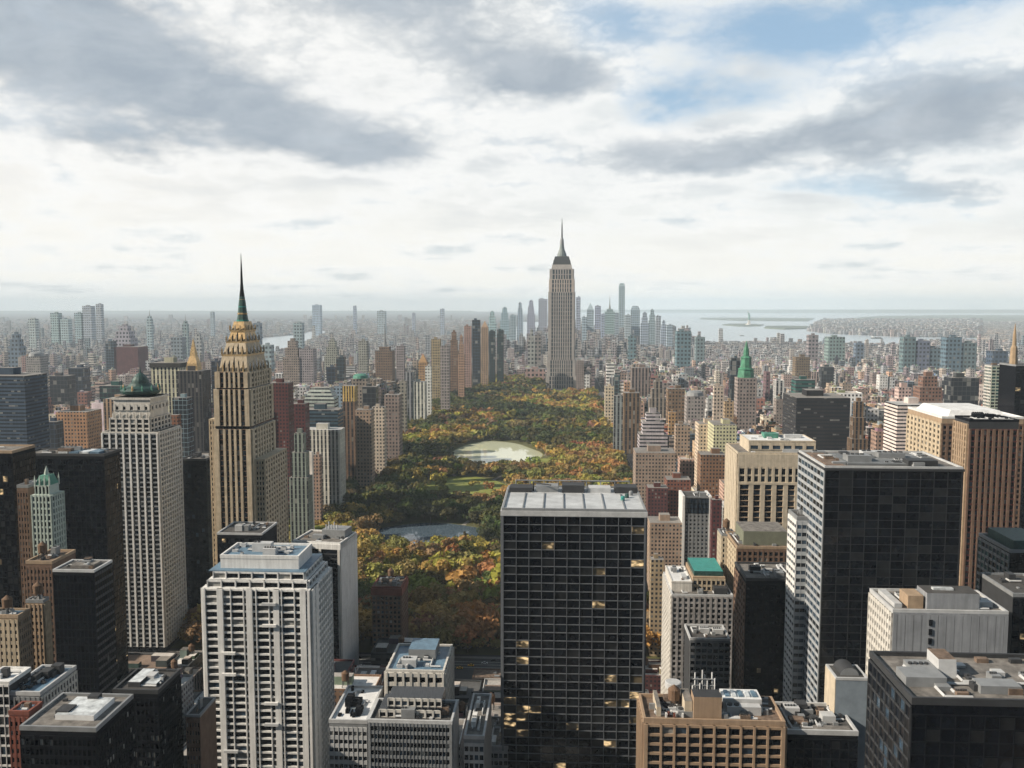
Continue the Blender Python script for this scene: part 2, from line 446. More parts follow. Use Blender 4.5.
for i in range(1, 7):
    x = b.R[0] + b.w * i / 7; b.P('roof_rib').box(x - .25, x + .25, b.R[2] + 1, b.R[3] - 16, b.h + .25, b.h + .8, GREY)
for i in range(5):
    x = b.R[0] + b.w * (i + .1) / 5; b.block('mechanical_unit', (x, x + b.w * .17, b.R[3] - 14 + i % 2, b.R[3] - 5), b.h + .25, b.h + 2.6 + (i % 3) * .7, [DKGREY, GREY, DKGREY, LGREY, DKGREY][i])
u = MB()
for i in range(9):
    x = b.R[0] + 4 + i * b.w * .11; u.bar((x, b.R[3] - 3, b.h), (x, b.R[3] - 3, b.h + 4.5), .2, GREY)
u.bar((b.R[0] + 4, b.R[3] - 3, b.h + 4.2), (b.R[1] - 4, b.R[3] - 3, b.h + 4.2), .25, GREY); u.build('roof_railing', b.root)
u = MB(); x = b.R[0] + b.w * .2; u.bar((x, 16, b.h), (x, 16, b.h + 5), .3, DKGREY); u.bar((x, 16, b.h + 4.5), (x + 9, 10, b.h + 4.5), .25, DKGREY); u.build('window_crane', b.root)
b.panes = [(p[0], p[1], p[2], p[3], G_SOFT if p[4] is G_LIT and p[1][2] > b.h * .58 and b.rnd.random() < .8 else p[4]) for p in b.panes]
for q in range(3):
    u = MB(); x = b.R[1] - 9 + q * 2.4; u.lathe([(1.0, b.h + .3), (1.0, b.h + 2), (.7, b.h + 2.4)], 10, x, -4 + q * 6, [TEAL, DKCOP, GREY][q]); u.build('vent', b.root)
b.finish()
# --- white apartment tower, left foreground
b = Bld('apartment_tower', 'white concrete apartment tower with stepped-back top and dark balcony bands, bottom left of centre', 'apartment tower', 203, 310, 588, 385, xs=330, vis=768)
b.body(G_DARK); r = b.R
nf = floors(b, b.h, 3.25)
b.fac('F', b.h, 8, nf, WHITE, GS_RES, 3.25, .07, .25, 1.1, corner=1.2)
for u0 in (.0, .135, .275, .41, .52, .66, .80, .91):
    if u0 in (.135, .41, .66, .91): b.P('facade_frame').box(r[0] + b.w * u0, r[0] + b.w * (u0 + .055), r[2] - 1.3, r[2], 0, b.h, WHITE)
b.fac('R', b.h, 7, nf, WHITE, GS_RES, 3.25, .10, .36, 1.1, corner=.5, u0=.28)
b.fac('R', b.h, 1, nf, WHITE, GS_RES, 3.25, .8, .36, 1.1, u0=0, u1=.28, pane=False)
b.P('wall').box(r[1], r[1] + .5, r[2], r[2] + b.d * .28, 0, b.h, WHITE)
b.fac('L', b.h, 7, nf, WHITE, GS_RES, 3.25, .10, .36, 1.1, corner=.5)
for k in (0, 1):
    q = (r[0] + 1.5 + 2 * k, r[1] - 1.5 - 2 * k, r[2] + 1.5 + 2 * k, r[3] - 1.5 - 2 * k)
    b.body(G_DARK, q, b.h + 3.4 * k, b.h + 3.4 * (k + 1)); b.fac('F', b.h + 3.4 * (k + 1), 7, 1, WHITE, GS_RES, 3.4, .09, .25, .9, rect=q); b.fac('R', b.h + 3.4 * (k + 1), 6, 1, WHITE, GS_RES, 3.4, .09, .25, .9, rect=q)
    b.P('ledge').box(q[0] - 1.6, q[1] + 1.6, q[2] - 1.6, q[3] + 1.6, b.h + 3.4 * k - .3, b.h + 3.4 * k + .25, WHITE)
q = (r[0] + 5.5, r[1] - 7, r[2] + 7, r[3] - 6); zt = b.h + 12
b.body(WHITE, q, b.h + 6.8, zt, 'penthouse_wall'); b.roof(q, zt, BLUER, 1.2, WHITE, 5, 0, LGREY)
b.P('roof').box(q[0] - 4, q[1] + 4, q[2] - 4, q[3] + 4, b.h + 6.8, b.h + 7.1, BLUER)
for k in range(7):                      # balconies and awnings
    z = b.h - 3.25 * (2 + (k * 7) % 25); x = r[0] + b.w * (.17 if k % 2 else .56)
    b.block('balcony', (x, x + b.w * .13, r[2] - 2.4, r[2] - 1.05), z - .3, z + .8, WHITE if k % 3 else LGREY)
b.finish()
# --- white slab behind with dark vertical slots
b = Bld('office_slab', 'slim pale slab with dark vertical slots, just behind the white stepped apartment tower', 'office tower', 293, 340, 542, 590, depth=30, yaw=11, vis=655)
b.body(G_BLK); r = b.R; fm = WSTONE; nf = floors(b, b.h - 3, 3.1)
b.P('wall').box(r[1], r[1] + .6, r[2], r[3], 0, b.h, WHITE); b.P('wall').box(r[0] - .6, r[0], r[2], r[3], 0, b.h, WHITE)
b.P('facade_frame').box(r[0] - .6, r[1] + .6, r[2] - 1, r[3] + .4, b.h - 3.5, b.h, WHITE)
for u0 in (0, .19, .36, .56, .955): b.P('facade_frame').box(r[0] + b.w * u0, r[0] + b.w * (u0 + .05), r[2] - 1.2, r[2], 0, b.h - 3.5, fm)
b.fac('F', b.h - 3.5, 1, nf, DKGREY, GS_BLACK, 3.1, .02, .25, .5, u0=.62, u1=.955)
b.fac('F', b.h - 3.5, 3, nf, BLACK, GS_BLACK, 3.1, .04, .12, .3, u0=.05, u1=.55)
b.roof(m=ROOFG, pm=WHITE, units=3); q = (r[0] + b.w * .45, r[1] - 2, r[2] + b.d * .45, r[3] - 3)
b.block('penthouse', q, b.h, b.h + 6, GREY); u = MB()
for i in range(5): u.bar((q[0] + 2 + i * 2, q[2] + 3, b.h + 6), (q[0] + 2 + i * 2, q[2] + 3, b.h + 9 + i % 2 * 2), .3, LGREY)
u.build('antenna', b.root); b.finish(60)
# --- grid tower with dark dome
b = Bld('crowned_tower', 'tall pale gridded tower topped by a dark green dome, left of the gold-crowned tower', 'skyscraper', 102, 158, 433, 650, xs=180, vis=670)
b.body(G_DARK); r = b.R; nf = floors(b, b.h, 3.6)
b.fac('F', b.h, 8, nf, WHITE, GS_OFFICE, 3.6, .26, .30, 1.3, corner=1.0, spm=GREY)
b.fac('R', b.h, 9, nf, WHITE, GS_OFFICE, 3.6, .22, .36, 1.1, corner=1.0, spm=LGREY)
b.fac('L', b.h, 9, nf, WSTONE, GS_OFFICE, 3.6, .22, .42, .9, corner=1.0)
q = (r[0] + b.w * .12, r[1] - b.w * .16, r[2] + 2, r[3] - 2); z2 = b.h + 11
b.roof(units=2, pm=WSTONE, par=1.0)
b.body(G_DARK, q, b.h, z2); b.fac('F', z2, 6, 3, WSTONE, GS_OFFICE, 3.6, .3, .3, .8, rect=q); b.fac('R', z2, 6, 3, WSTONE, GS_OFFICE, 3.6, .3, .3, .8, rect=q)
q2 = (q[0] + 2.5, q[1] - .5, q[2] + 2, q[3] - 2); z3 = z2 + 15
b.body(WSTONE, q2, z2, z3, 'upper_wall'); b.fac('F', z3 - 5, 5, 1, WSTONE, [(G_DARK, 1)], 4.5, .6, .35, .7, rect=q2); b.fac('R', z3 - 5, 5, 1, WSTONE, [(G_DARK, 1)], 4.5, .6, .35, .7, rect=q2)
b.P('cornice').box(q2[0] - .9, q2[1] + .9, q2[2] - .9, q2[3] + .9, z3 - 1.6, z3, WSTONE)
cx = (q2[0] + q2[1]) / 2; u = MB()
u.lathe([(9, z3), (13.5, z3 + 2.2), (14.5, z3 + 4.2), (12.5, z3 + 6.2), (9, z3 + 7.5), (7.5, z3 + 9.5)], 20, cx, 0, DKCOP); dm = u.build('dome', b.root)
u = MB(); u.lathe([(6.5, z3 + 9.4), (6, z3 + 12), (4.5, z3 + 14.5), (2.5, z3 + 16.5), (.8, z3 + 17.6), (.15, z3 + 22)], 14, cx, 0, DKCOP); u.build('lantern', dm)
for i in range(12):
    a = i * pi / 6; u = MB(); x, y = cx + 13.4 * cos(a), 13.4 * sin(a)
    u.lathe([(.9, z3 + 3.5), (.8, z3 + 6.5), (.1, z3 + 8.8)], 6, x, y, GOLD if i % 3 == 0 else COPPER); u.build('finial', b.root)
for i in range(6):
    x = q[0] + (i + .5) * (q[1] - q[0]) / 6; u = MB(); u.lathe([(.8, z2), (.8, z2 + 2.5), (.05, z2 + 5)], 4, x, q[2] + .8, WSTONE, pi / 4); u.build('pinnacle', b.root)
b.finish()
# --- gold-crowned art deco tower with needle
b = Bld('art_deco_tower', 'golden stone art deco skyscraper with ribbed shaft and needle spire, tallest on the left', 'skyscraper', 216, 248, 372, 620, xs=270, vis=535)
r = b.R; ht = b.h
def ribbed(q, z0, z1, nb, fh=3.7, m=GOLDST, dk=G_DARK):
    b.body(dk, q, z0, z1); n = int((z1 - z0) / fh)
    b.fac('F', z1, nb, n, m, GS_OFFICE, fh, .45, .10, 1.3, rect=q, corner=(q[1] - q[0]) * .13, spm=BROWN)
    for sd in 'LR': b.fac(sd, z1, nb + 2, n, m, GS_OFFICE, fh, .46, .38, 1.1, rect=q, corner=(q[3] - q[2]) * .1)
ribbed((r[0] - 1.6, r[1] + 1.6, r[2] - 1.6, r[3] + 1.6), 0, ht - 40, 5)
ribbed((r[0] - .8, r[1] + .8, r[2] - .8, r[3] + .8), ht - 40, ht - 12, 5)
ribbed(r, ht - 12, ht, 5)
q = (r[1] + 1, r[1] + 9, r[2] + 3, r[3] + 6); b.body(GOLDST, q, 0, ht - 62, 'wing_wall')
b.fac('F', ht - 62, 4, floors(b, ht - 62, 3.7), GOLDST, GS_OFFICE, 3.7, .45, .42, .7, rect=q); b.fac('R', ht - 62, 9, floors(b, ht - 62, 3.7), GOLDST, GS_OFFICE, 3.7, .45, .42, .7, rect=q)
q = (r[0] - 8, r[0] - 2.6, r[2] + 6, r[3] + 6); b.body(GOLDST, q, 0, ht - 34, 'wing_wall')
b.fac('F', ht - 34, 3, floors(b, ht - 34, 3.7), GOLDST, GS_OFFICE, 3.7, .45, .42, .7, rect=q); b.fac('L', ht - 34, 8, floors(b, ht - 34, 3.7), GOLDST, GS_OFFICE, 3.7, .45, .42, .7, rect=q)
W2, D2 = b.w / 2, b.d / 2; z = ht
lv = [(.90, .76, 12), (.74, .58, 9), (.56, .42, 8), (.42, .32, 6)]
for i, (k0, k1, hh) in enumerate(lv):
    u = MB(); a = (-W2 * k0, W2 * k0, -D2 * k0, D2 * k0); c = (-W2 * k1, W2 * k1, -D2 * k1, D2 * k1)
    u.fru(a, c, z, z + hh, GOLDST if i < 2 else GOLD); tier = u.build('crown_tier', b.root)
    n = 5 - i
    for sd in range(4):              # tall pointed openings
        for j in range(n if i < 3 else 0):
            t = ((j + .5) / n - .5) * 1.7; ks = (k0 + k1) / 2 + .015
            hw = .55 * W2 * k0 / n; hgt = hh * (.9 if j == n // 2 else .7)
            pts = [(t * W2 * k0 - hw, z + .5), (t * W2 * k0 + hw, z + .5), (t * W2 * (k0 + k1) / 2, z + hgt)]
            g = MB(); PP = []
            for (x, zz) in pts:
                kk = k0 + (k1 - k0) * (zz - z) / hh
                X, Y = x, -D2 * kk - .12
                PP.append({0: (X, Y, zz), 1: (-Y * W2 / D2, X * D2 / W2, zz), 2: (-X, -Y, zz), 3: (Y * W2 / D2, -X * D2 / W2, zz)}[sd])
            g.quad(PP, G_DARK); g.build('window', b.root)
    u = MB()                          # cornice ledge under each tier
    e = W2 * k0 + .9; f_ = D2 * k0 + .9; u.box(-e, e, -f_, f_, z - 1.2, z + .1, GOLD if i else GOLDST); u.build('cornice', b.root)
    m_ = 7 - i
    for sd in range(4):
        for j in range(m_):
            t = (j / (m_ - 1) - .5) * 2
            x, y = ((t * e, -f_), (e, t * f_), (t * e, f_), (-e, t * f_))[sd]
            g = MB(); g.lathe([(.75, z), (.6, z + 3.2), (.05, z + 6.5 - i)], 4, x * .97, y * .97, GOLD if (i + j) % 2 else GOLDST, pi / 4); g.build('pinnacle', b.root)
    z += hh
sp = MB(); s0 = W2 * .36
sp.lathe([(s0, z), (s0 * .78, z + 6), (s0 * .62, z + 13), (s0 * .45, z + 18)], 8, 0, 0, DKCOP, pi / 8)
sp.lathe([(s0 * .45, z + 18), (s0 * .3, z + 23), (s0 * .24, z + 27)], 8, 0, 0, BLACK, pi / 8)
spire = sp.build('spire', b.root)
for k in range(4):
    g = MB(); rr = s0 * (1.02 - .17 * k); g.lathe([(rr, z + 5 * k), (rr * 1.05, z + 5 * k + .8), (rr * .9, z + 5 * k + 1.2)], 8, 0, 0, TEAL if k % 2 == 0 else GOLD, pi / 8); g.build('ring', spire)
g = MB(); ztop = CAMZ + (306 - 254) * (620 + b.d / 2) / F
g.lathe([(1.0, z + 26.5), (.7, z + 36), (.12, ztop)], 6, 0, 0, BLACK); g.build('needle', spire)
b.finish()
print('deco crown base', ht, 'spire z', z, 'top', ztop, proj(b.c[0], b.c[1], ztop), proj(b.c[0], b.c[1], z), proj(b.c[0], b.c[1], z + 38))
# --- tallest tower at the far end of the park
b = Bld('landmark_tower', 'tall grey ribbed skyscraper with a mast, standing alone at the far end of the park', 'skyscraper', 549, 574.5, 292, 2800, depth=70, vis=388)
r = b.R; ht = b.h
def rib2(q, z0, z1, nb, m, gm=G_BLUE):
    b.body(gm, q, z0, z1, 'window_column'); n = nb
    for sd in 'FLR':
        b.fac(sd, z1, n if sd == 'F' else n, max(1, int((z1 - z0) / 12)), m, [(G_DARK, 1)], (z1 - z0) / max(1, int((z1 - z0) / 12)), .5, .14, 2.5, rect=q, corner=(q[1] - q[0]) * .1, pane=False)
ESB = mat('grey_limestone', (.38, .355, .34), .85, .2, .05, streak=.2)
ESB2 = mat('warm_limestone', (.46, .40, .36), .85, .2, .05)
rib2(r, 0, ht, 9, ESB)
for k, (dx_, zz) in enumerate(((7, ht * .13), (3.5, ht * .3))):
    q = (r[0] - dx_, r[1] + dx_, r[2] - dx_, r[3] + dx_); rib2(q, 0, zz, 10, ESB)
q = r; z = ht
for k, (ins, hh) in enumerate(((2, 40), (4, 32), (7, 14), (11, 14), (15, 12))):
    q = (r[0] + ins, r[1] - ins, r[2] + ins, r[3] - ins)
    if k < 2: rib2(q, z, z + hh, 8 - k, ESB2 if k == 0 else ESB)
    else: b.P('crown').fru(q, (q[0] + 3, q[1] - 3, q[2] + 3, q[3] - 3), z, z + hh, ESB if k == 2 else DKGREY)
    z += hh
zt = CAMZ + (306 - 220) / F * 2835 / cos(PITCH) ** 2 * .995
g = MB(); g.lathe([(17, z - 6), (14, z + 8), (8, z + 24), (6, z + 40)], 12, 0, 0, mat('mast_metal', (.16, .19, .19), .5)); mast = g.build('mast', b.root)
g = MB(); g.lathe([(6.5, z + 40), (5.5, z + 52), (3.2, z + 60)], 10, 0, 0, GREY); g.build('lantern', mast)
g = MB(); g.lathe([(2.6, z + 60), (2, z + 90), (.4, zt)], 6, 0, 0, DKGREY); g.build('antenna', mast)
print('landmark', ht, z, zt, proj(b.c[0], b.c[1], zt), proj(b.c[0], b.c[1], z), proj(b.c[0], b.c[1], z+60))
b.finish()
# --- dark tower on the right
b = Bld('glass_tower', 'wide black glass tower with pale striped left side and flat grey roof, at the right', 'office tower', 825, 963, 468, 400, xs=799, vis=690)
b.body(G_BLK); r = b.R; nf = floors(b, b.h, 3.8)
PANEL = mat('pale_panel', (.34, .36, .38), .45, .2)
b.fac('F', b.h - 1, 10, nf, mat('dark_bronze', (.016, .018, .022), .6), [(G_BLK, 55), (G_DARK, 30), (G_SOFT, 15)], 3.8, .05, .07, .35, corner=.5)
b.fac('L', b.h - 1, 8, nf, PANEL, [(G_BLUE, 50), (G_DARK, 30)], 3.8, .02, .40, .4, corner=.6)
b.fac('R', b.h - 1, 8, nf, BLACK, [(G_BLK, 60), (G_DARK, 40)], 3.8, .05, .07, .35)
b.P('parapet').box(r[0] - .6, r[1] + .6, r[2] - .6, r[3] + .6, b.h - 1, b.h + .1, DKGREY)
b.roof(m=ROOFG, pm=LGREY, units=9, par=1.0)
b.block('roof_deck', (r[0] + 12, r[1] - 10, r[2] + 6, r[3] - 8), b.h + .3, b.h + 1.2, mat('roof_slate', (.13, .14, .15), .8, .3))
b.block('roof_deck', (r[0] + 2, r[0] + 10, r[2] + 2, r[3] - 6), b.h + .3, b.h + .8, ROOFBR); b.finish()
b = Bld('office_slab', 'narrow sunlit pale slab clinging to the left side of the wide black glass tower', 'office tower', 797, 812, 519, 425, depth=16, vis=690)
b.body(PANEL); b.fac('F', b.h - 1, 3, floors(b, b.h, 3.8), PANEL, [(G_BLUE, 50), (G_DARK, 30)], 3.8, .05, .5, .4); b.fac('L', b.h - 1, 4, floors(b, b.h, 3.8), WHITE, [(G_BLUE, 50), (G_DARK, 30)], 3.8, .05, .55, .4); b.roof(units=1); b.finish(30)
# --- cream hotel block
b = Bld('office_block', 'cream stone block with vertical window bays and roof huts, left behind the wide black tower', 'office building', 738, 823, 454, 620, xs=726.5, vis=525)
b.body(G_DARK); r = b.R; nf = floors(b, b.h - 22, 4.0)
b.P('wall').box(r[0] + .1, r[1] - .1, r[2] - .8, r[3], b.h - 9, b.h, CREAM)
b.fac('F', b.h - 9, 12, 2, CREAM, GS_OFFICE, 5.5, .4, .2, 1.0, corner=1)
b.fac('F', b.h - 21, 7, nf, CREAM, GS_OFFICE, 4.0, .40, .12, 1.4, corner=1.5, spm=TAN)
b.P('facade_frame').box(r[0], r[1], r[2] - 1.6, r[2], b.h - 21.5, b.h - 19.8, CREAM)
b.fac('L', b.h, 7, floors(b, b.h, 4.0), CREAM, GS_OFFICE, 4.0, .72, .62, .9)
b.fac('R', b.h, 7, floors(b, b.h, 4.0), CREAM, GS_OFFICE, 4.0, .6, .5, .9)
b.roof(m=ROOFG, pm=CREAM, units=4, um=LGREY)
q = (r[0] + 9, r[1] - 3, r[2] + 8, r[3] - 4); b.body(CREAM, q, b.h, b.h + 8, 'penthouse_wall'); b.fac('F', b.h + 7, 6, 1, CREAM, [(G_BLUE, 1)], 5, .3, .4, .5, rect=q); b.roof(q, b.h + 8, ROOFW, .6, CREAM, 5, 0, LGREY)
b.block('roof_hut', (q[0] + 14, q[0] + 24, 0, 10), b.h + 8, b.h + 11.5, COPPER)
b.finish()
# --- golden brown blocks on the right
b = Bld('office_block', 'long golden brown masonry block with a bright white roof, at the right', 'office building', 942, 1024, 418, 640, xs=908, vis=470)
r = b.R; b.body(TAN); nf = floors(b, b.h, 3.9)
b.fac('L', b.h - 4, 9, nf, GOLDST, GS_OFFICE, 3.9, .5, .42, .8); b.fac('F', b.h - 4, 14, nf, BROWN, GS_OFFICE, 3.9, .45, .4, .8)  # sunlit left and shaded front put into the frame colours
b.roof(m=ROOFW, pm=WHITE, units=0); b.P('roof').fru((r[0] + 5, r[1] - 10, r[2] + 3, r[3] - 3), (r[0] + 9, r[1] - 14, r[2] + 7, r[3] - 7), b.h, b.h + 5, ROOFW); b.finish()
b = Bld('office_tower', 'ribbed dark brown tower with a black roof, in front of the white-roofed golden block', 'office tower', 969, 1019, 421, 560, xs=955, vis=560)
r = b.R; b.body(DKGREY); nf = floors(b, b.h, 3.7)
b.fac('F', b.h - 5, 8, nf, BROWN, GS_OFFICE, 3.7, .5, .25, 1.3, corner=1.2, spm=DRED); b.fac('L', b.h - 2, 6, nf, TAN, GS_OFFICE, 3.7, .55, .3, 1.2, corner=1)  # left frame paler than the front: sunlight put into its colour
b.roof(m=ROOFB, pm=BLACK, units=8, um=BLACK); b.finish()
b = Bld('glass_tower', 'thin dark tower with a gold pinnacle cut by the right edge of the picture', 'skyscraper', 1016, 1062, 366, 800, depth=30, vis=480)
b.body(G_BLK); b.fac('F', b.h, 8, 30, BLACK, GS_BLACK, 3.8, .1, .1, .4); b.roof(units=0)
g = MB(); g.lathe([(3.6, b.h), (3.0, b.h + 16), (1.9, b.h + 18), (1.5, b.h + 28), (.2, b.h + 38)], 8, -b.w / 2 + 5, 0, mat('bronze', (.30, .22, .14), .6)); g.build('pinnacle', b.root); b.finish(20)
b = Bld('apartment_tower', 'pale green glass slab tower with fine floor lines near the right edge', 'apartment tower', 992, 1014, 366, 1000, xs=985, vis=415)
b.body(G_TEAL); b.fac('F', b.h, 5, 36, mat('pale_green_panel', (.36, .40, .33), .6), GS_TEAL, 3.6, .15, .4, .5); b.fac('L', b.h, 5, 36, WSTONE, GS_TEAL, 3.6, .15, .4, .5); b.roof(units=2); b.finish(40)
# --- right foreground
b = Bld('office_block', 'pale grey panelled block with roof plant room, in front of the wide black glass tower', 'office building', 893, 1008, 612, 345, xs=870, vis=668)
r = b.R; b.body(LGREY); nf = floors(b, b.h, 3.8); PAN = mat('grey_panel', (.27, .285, .31), .6, .2, .12, streak=.3)
b.P('wall').box(r[0], r[1], r[2] - .3, r[2], 0, b.h, PAN)
b.fac('F', b.h - .6, 14, nf, PAN, GS_OFFICE, 3.8, .93, .93, .7, pane=False); b.fac('L', b.h - .6, 10, nf, WSTONE, GS_OFFICE, 3.8, .35, .45, .7)
for j in range(8): b.P('loading_slot').box(r[0] + b.w * .31, r[0] + b.w * .34, r[2] - 1.1, r[2] - .8, b.h - 5 - j * 3.8, b.h - 2.6 - j * 3.8, BLACK)
b.roof(m=ROOFG, pm=LGREY, units=7); q = (r[0] + b.w * .32, r[0] + b.w * .78, r[2] + 3, r[2] + b.d * .5)
b.block('plant_room', q, b.h, b.h + 7, PAN, ROOFB); b.block('skylight', (q[0] + 4, q[0] + 12, q[2] + 4, q[3] - 4), b.h + 7, b.h + 7.8, SKYL); b.block('plant_room', (q[0] - 7, q[0] - 1, q[2] + 1, q[3]), b.h, b.h + 5.5, TAN)
b.block('duct', (r[0] + 2, r[0] + 5, r[2] + 4, r[3] - 4), b.h + .3, b.h + 2.2, LGREY); b.finish(80)
b = Bld('office_block', 'low-roofed black office block with a leaning roof hut, filling the bottom right corner', 'office building', 912, 1090, 703, 232, xs=870, vis=768)
r = b.R; b.body(G_BLK); nf = floors(b, b.h, 3.8)
b.fac('L', b.h - 1, 9, nf, DKGREY, [(G_DARK, 60), (G_BLUE, 12), (G_SOFT, 20)], 3.8, .04, .16, .5); b.fac('F', b.h - 3, 12, nf, BLACK, GS_BLACK, 3.8, .06, .1, .4)
b.roof(m=ROOFG, pm=DKGREY, units=8, par=1.6); b.block('skylight', (r[0] + 7, r[0] + 12, r[2] + b.d * .42, r[2] + b.d * .75), b.h + .3, b.h + 1, SKYL)
g = MB(); x = r[0] + 14; y = r[2] + b.d * .5; g.prism([(x, y), (x + 5, y), (x + 5, y + 9), (x, y + 9)], b.h, b.h + 5.5, LGREY, ROOFBR, [(x, y + 1), (x + 5, y + 1), (x + 5, y + 9), (x, y + 9)]); g.build('roof_hut', b.root)
b.finish()
b = Bld('office_block', 'dark block with striped glass side and green roof hut, at the right edge', 'office building', 1010, 1060, 552, 430, xs=979, vis=640)
r = b.R; b.body(G_BLK); b.fac('L', b.h - 1, 8, 30, GREY, GS_TEAL, 3.7, .08, .35, .6); b.fac('F', b.h - 1, 6, 30, BLACK, GS_BLACK, 3.7, .1, .15, .4)
b.roof(units=2, m=ROOFB); b.block('roof_hut', (r[0] + 3, r[1] - 4, r[2] + 3, r[3] - 3), b.h, b.h + 5, DKCOP, DKCOP); b.finish(60)
b = Bld('office_block', 'small dark flat-roofed building under the right edge tower', 'office building', 1013, 1060, 596, 372, depth=30, vis=668)
b.body(DKGREY); b.fac('F', b.h - 1, 6, 20, BLACK, GS_BLACK, 3.6, .2, .3, .4); b.roof(units=3); b.finish(30)
# --- tan gridded block, bottom centre right
b = Bld('office_block', 'tan gridded office block with a cluttered roof of bulkheads, bottom right of centre', 'office building', 644, 785, 722, 318, xs=639, vis=768)
r = b.R; b.d = 28; b.body(G_DARK); nf = floors(b, b.h, 3.6); TG = mat('tan_concrete', (.33, .235, .16), .85, .15, streak=.2)
b.fac('F', b.h - .5, 10, nf, TG, [(G_DARK, 70), (G_BLK, 12), (G_LIT, 3), (G_BLIND, 3), (G_BLUE, 10)], 3.6, .16, .28, .9, corner=1.4)
b.fac('L', b.h - .5, 6, nf, TG, GS_OFFICE, 3.6, .2, .3, .9, corner=1); b.fac('R', b.h - .5, 6, nf, TG, GS_OFFICE, 3.6, .2, .3, .9, corner=1)
b.roof(m=ROOFBR, pm=TG, units=18, par=1.6, tank=1); D = r[3] - r[2]
bh = b.block('bulkhead', (r[0] + b.w * .36, r[0] + b.w * .56, r[2] + D * .12, r[2] + D * .45), b.h, b.h + 9, TG, DKGREY)
b.block('bulkhead', (r[0] + b.w * .30, r[0] + b.w * .355, r[2] + D * .2, r[2] + D * .75), b.h, b.h + 6.5, CREAM, ROOFG)
b.block('bulkhead', (r[0] + b.w * .1, r[0] + b.w * .13, r[2] + D * .2, r[2] + D * .9), b.h, b.h + 4, CREAM, ROOFG)
b.block('cooling_house', (r[0] + b.w * .60, r[0] + b.w * .88, r[2] + D * .5, r[2] + D * .92), b.h, b.h + 5, LGREY, ROOFW)
for k in range(5): b.block('skylight', (r[0] + b.w * (.62 + .05 * k), r[0] + b.w * (.65 + .05 * k), r[2] + D * .58, r[2] + D * .82), b.h + 5, b.h + 5.6, SKYL if k % 2 else BLUER)
u = MB()
for k in range(10): u.bar((r[0] + b.w * (.38 + .018 * k), r[2] + D * .6, b.h), (r[0] + b.w * (.38 + .018 * k), r[2] + D * (.6 + .02 * (k % 3)), b.h + 9 + (k * 5) % 7), .22, LGREY)
for k in range(4): u.bar((r[0] + b.w * .38, r[2] + D * .61, b.h + 4 + 2.5 * k), (r[0] + b.w * .54, r[2] + D * .61, b.h + 4 + 2.5 * k), .2, GREY)
u.build('pipe_rack', b.root); g = MB(); g.lathe([(3.2, b.h + 6), (3.2, b.h + 8), (2.8, b.h + 8.2)], 16, r[0] + b.w * .25, r[2] + D * .85, LGREY); g.build('cooling_tower', b.root)
for k in range(7): b.block('vent', (r[0] + b.w * (.16 + .02 * k), r[0] + b.w * (.172 + .02 * k), r[2] + D * (.15 + .05 * (k % 3)), r[2] + D * (.2 + .05 * (k % 3))), b.h + .2, b.h + 2, RED if k % 2 else WHITE)
b.finish()
b = Bld('office_block', 'low black-walled block with a rimmed flat tar roof, right of the tan gridded block', 'office building', 787, 858, 733, 318, xs=772, vis=768)
r = b.R; b.body(BLACK); b.fac('F', b.h - 2, 8, 20, BLACK, GS_BLACK, 3.7, .1, .15, .4); b.roof(m=ROOFB, pm=LGREY, units=13, par=1.4)
b.block('roof_deck', (r[0] + 2, r[1] - 2, r[2] + 1.5, r[2] + 5), b.h + .3, b.h + 1, ROOFG); b.finish(20)
b = Bld('annexe', 'blue-grey annexe with a barrel-vaulted roof light, between the black-roofed block and the panelled block', 'building', 836, 868, 679, 330, xs=826, vis=715)
r = b.R; b.body(mat('blue_grey', (.20, .24, .28), .6)); b.P('wall').box(r[0] - .3, r[0] - .05, r[2], r[3], 0, b.h, CREAM); b.roof(m=ROOFB, units=0, pm=LGREY, par=.6)
g = MB(); n = 10
for k in range(n):
    a0, a1 = pi * k / n, pi * (k + 1) / n; xc = 0; rr = b.w * .3
    g.quad([(xc - rr * cos(a0), r[2] + 3, b.h + rr * .9 * sin(a0)), (xc - rr * cos(a0), r[3] - 1, b.h + rr * .9 * sin(a0)), (xc - rr * cos(a1), r[3] - 1, b.h + rr * .9 * sin(a1)), (xc - rr * cos(a1), r[2] + 3, b.h + rr * .9 * sin(a1))], DKGREY)
g.v += [(-rr * cos(pi * k / n), r[2] + 3, b.h + rr * .9 * sin(pi * k / n)) for k in range(n + 1)]; g.f.append(tuple(range(len(g.v) - n - 1, len(g.v)))); g.mi.append(g.mid(GREY)); g.build('roof_light', b.root); b.finish()
b = Bld('office_block', 'plain black box building with a pale roof, left of the wide black glass tower', 'office building', 746, 800, 580, 455, xs=735, vis=655)
r = b.R; b.body(BLACK); b.fac('F', b.h - 2, 9, 28, BLACK, [(G_BLK, 50), (G_DARK, 45), (G_LIT, 1)], 3.7, .3, .3, .3); b.fac('L', b.h - 2, 6, 28, BROWN, GS_BLACK, 3.7, .3, .4, .4); b.roof(m=ROOFG, pm=DKGREY, units=5); b.finish(60)
b = Bld('apartment_block', 'dark brown block with sunlit orange left end and green-grey roof huts, below the cream block', 'apartment building', 737, 800, 548, 530, xs=726, vis=580)
r = b.R; b.body(BROWN); b.fac('F', b.h - 1, 12, 30, BROWN, GS_OFFICE, 3.5, .35, .35, .5); b.fac('L', b.h - 1, 6, 30, GOLDST, GS_OFFICE, 3.5, .5, .45, .6); b.roof(m=ROOFBR, pm=TAN, units=5, tank=1)  # the sunlit left end is painted by its paler frame
b.block('bulkhead', (r[0] + 5, r[1] - 6, r[2] + 6, r[3] - 5), b.h, b.h + 9, mat('green_grey', (.15, .16, .12), .8), ROOFG); b.finish(60)
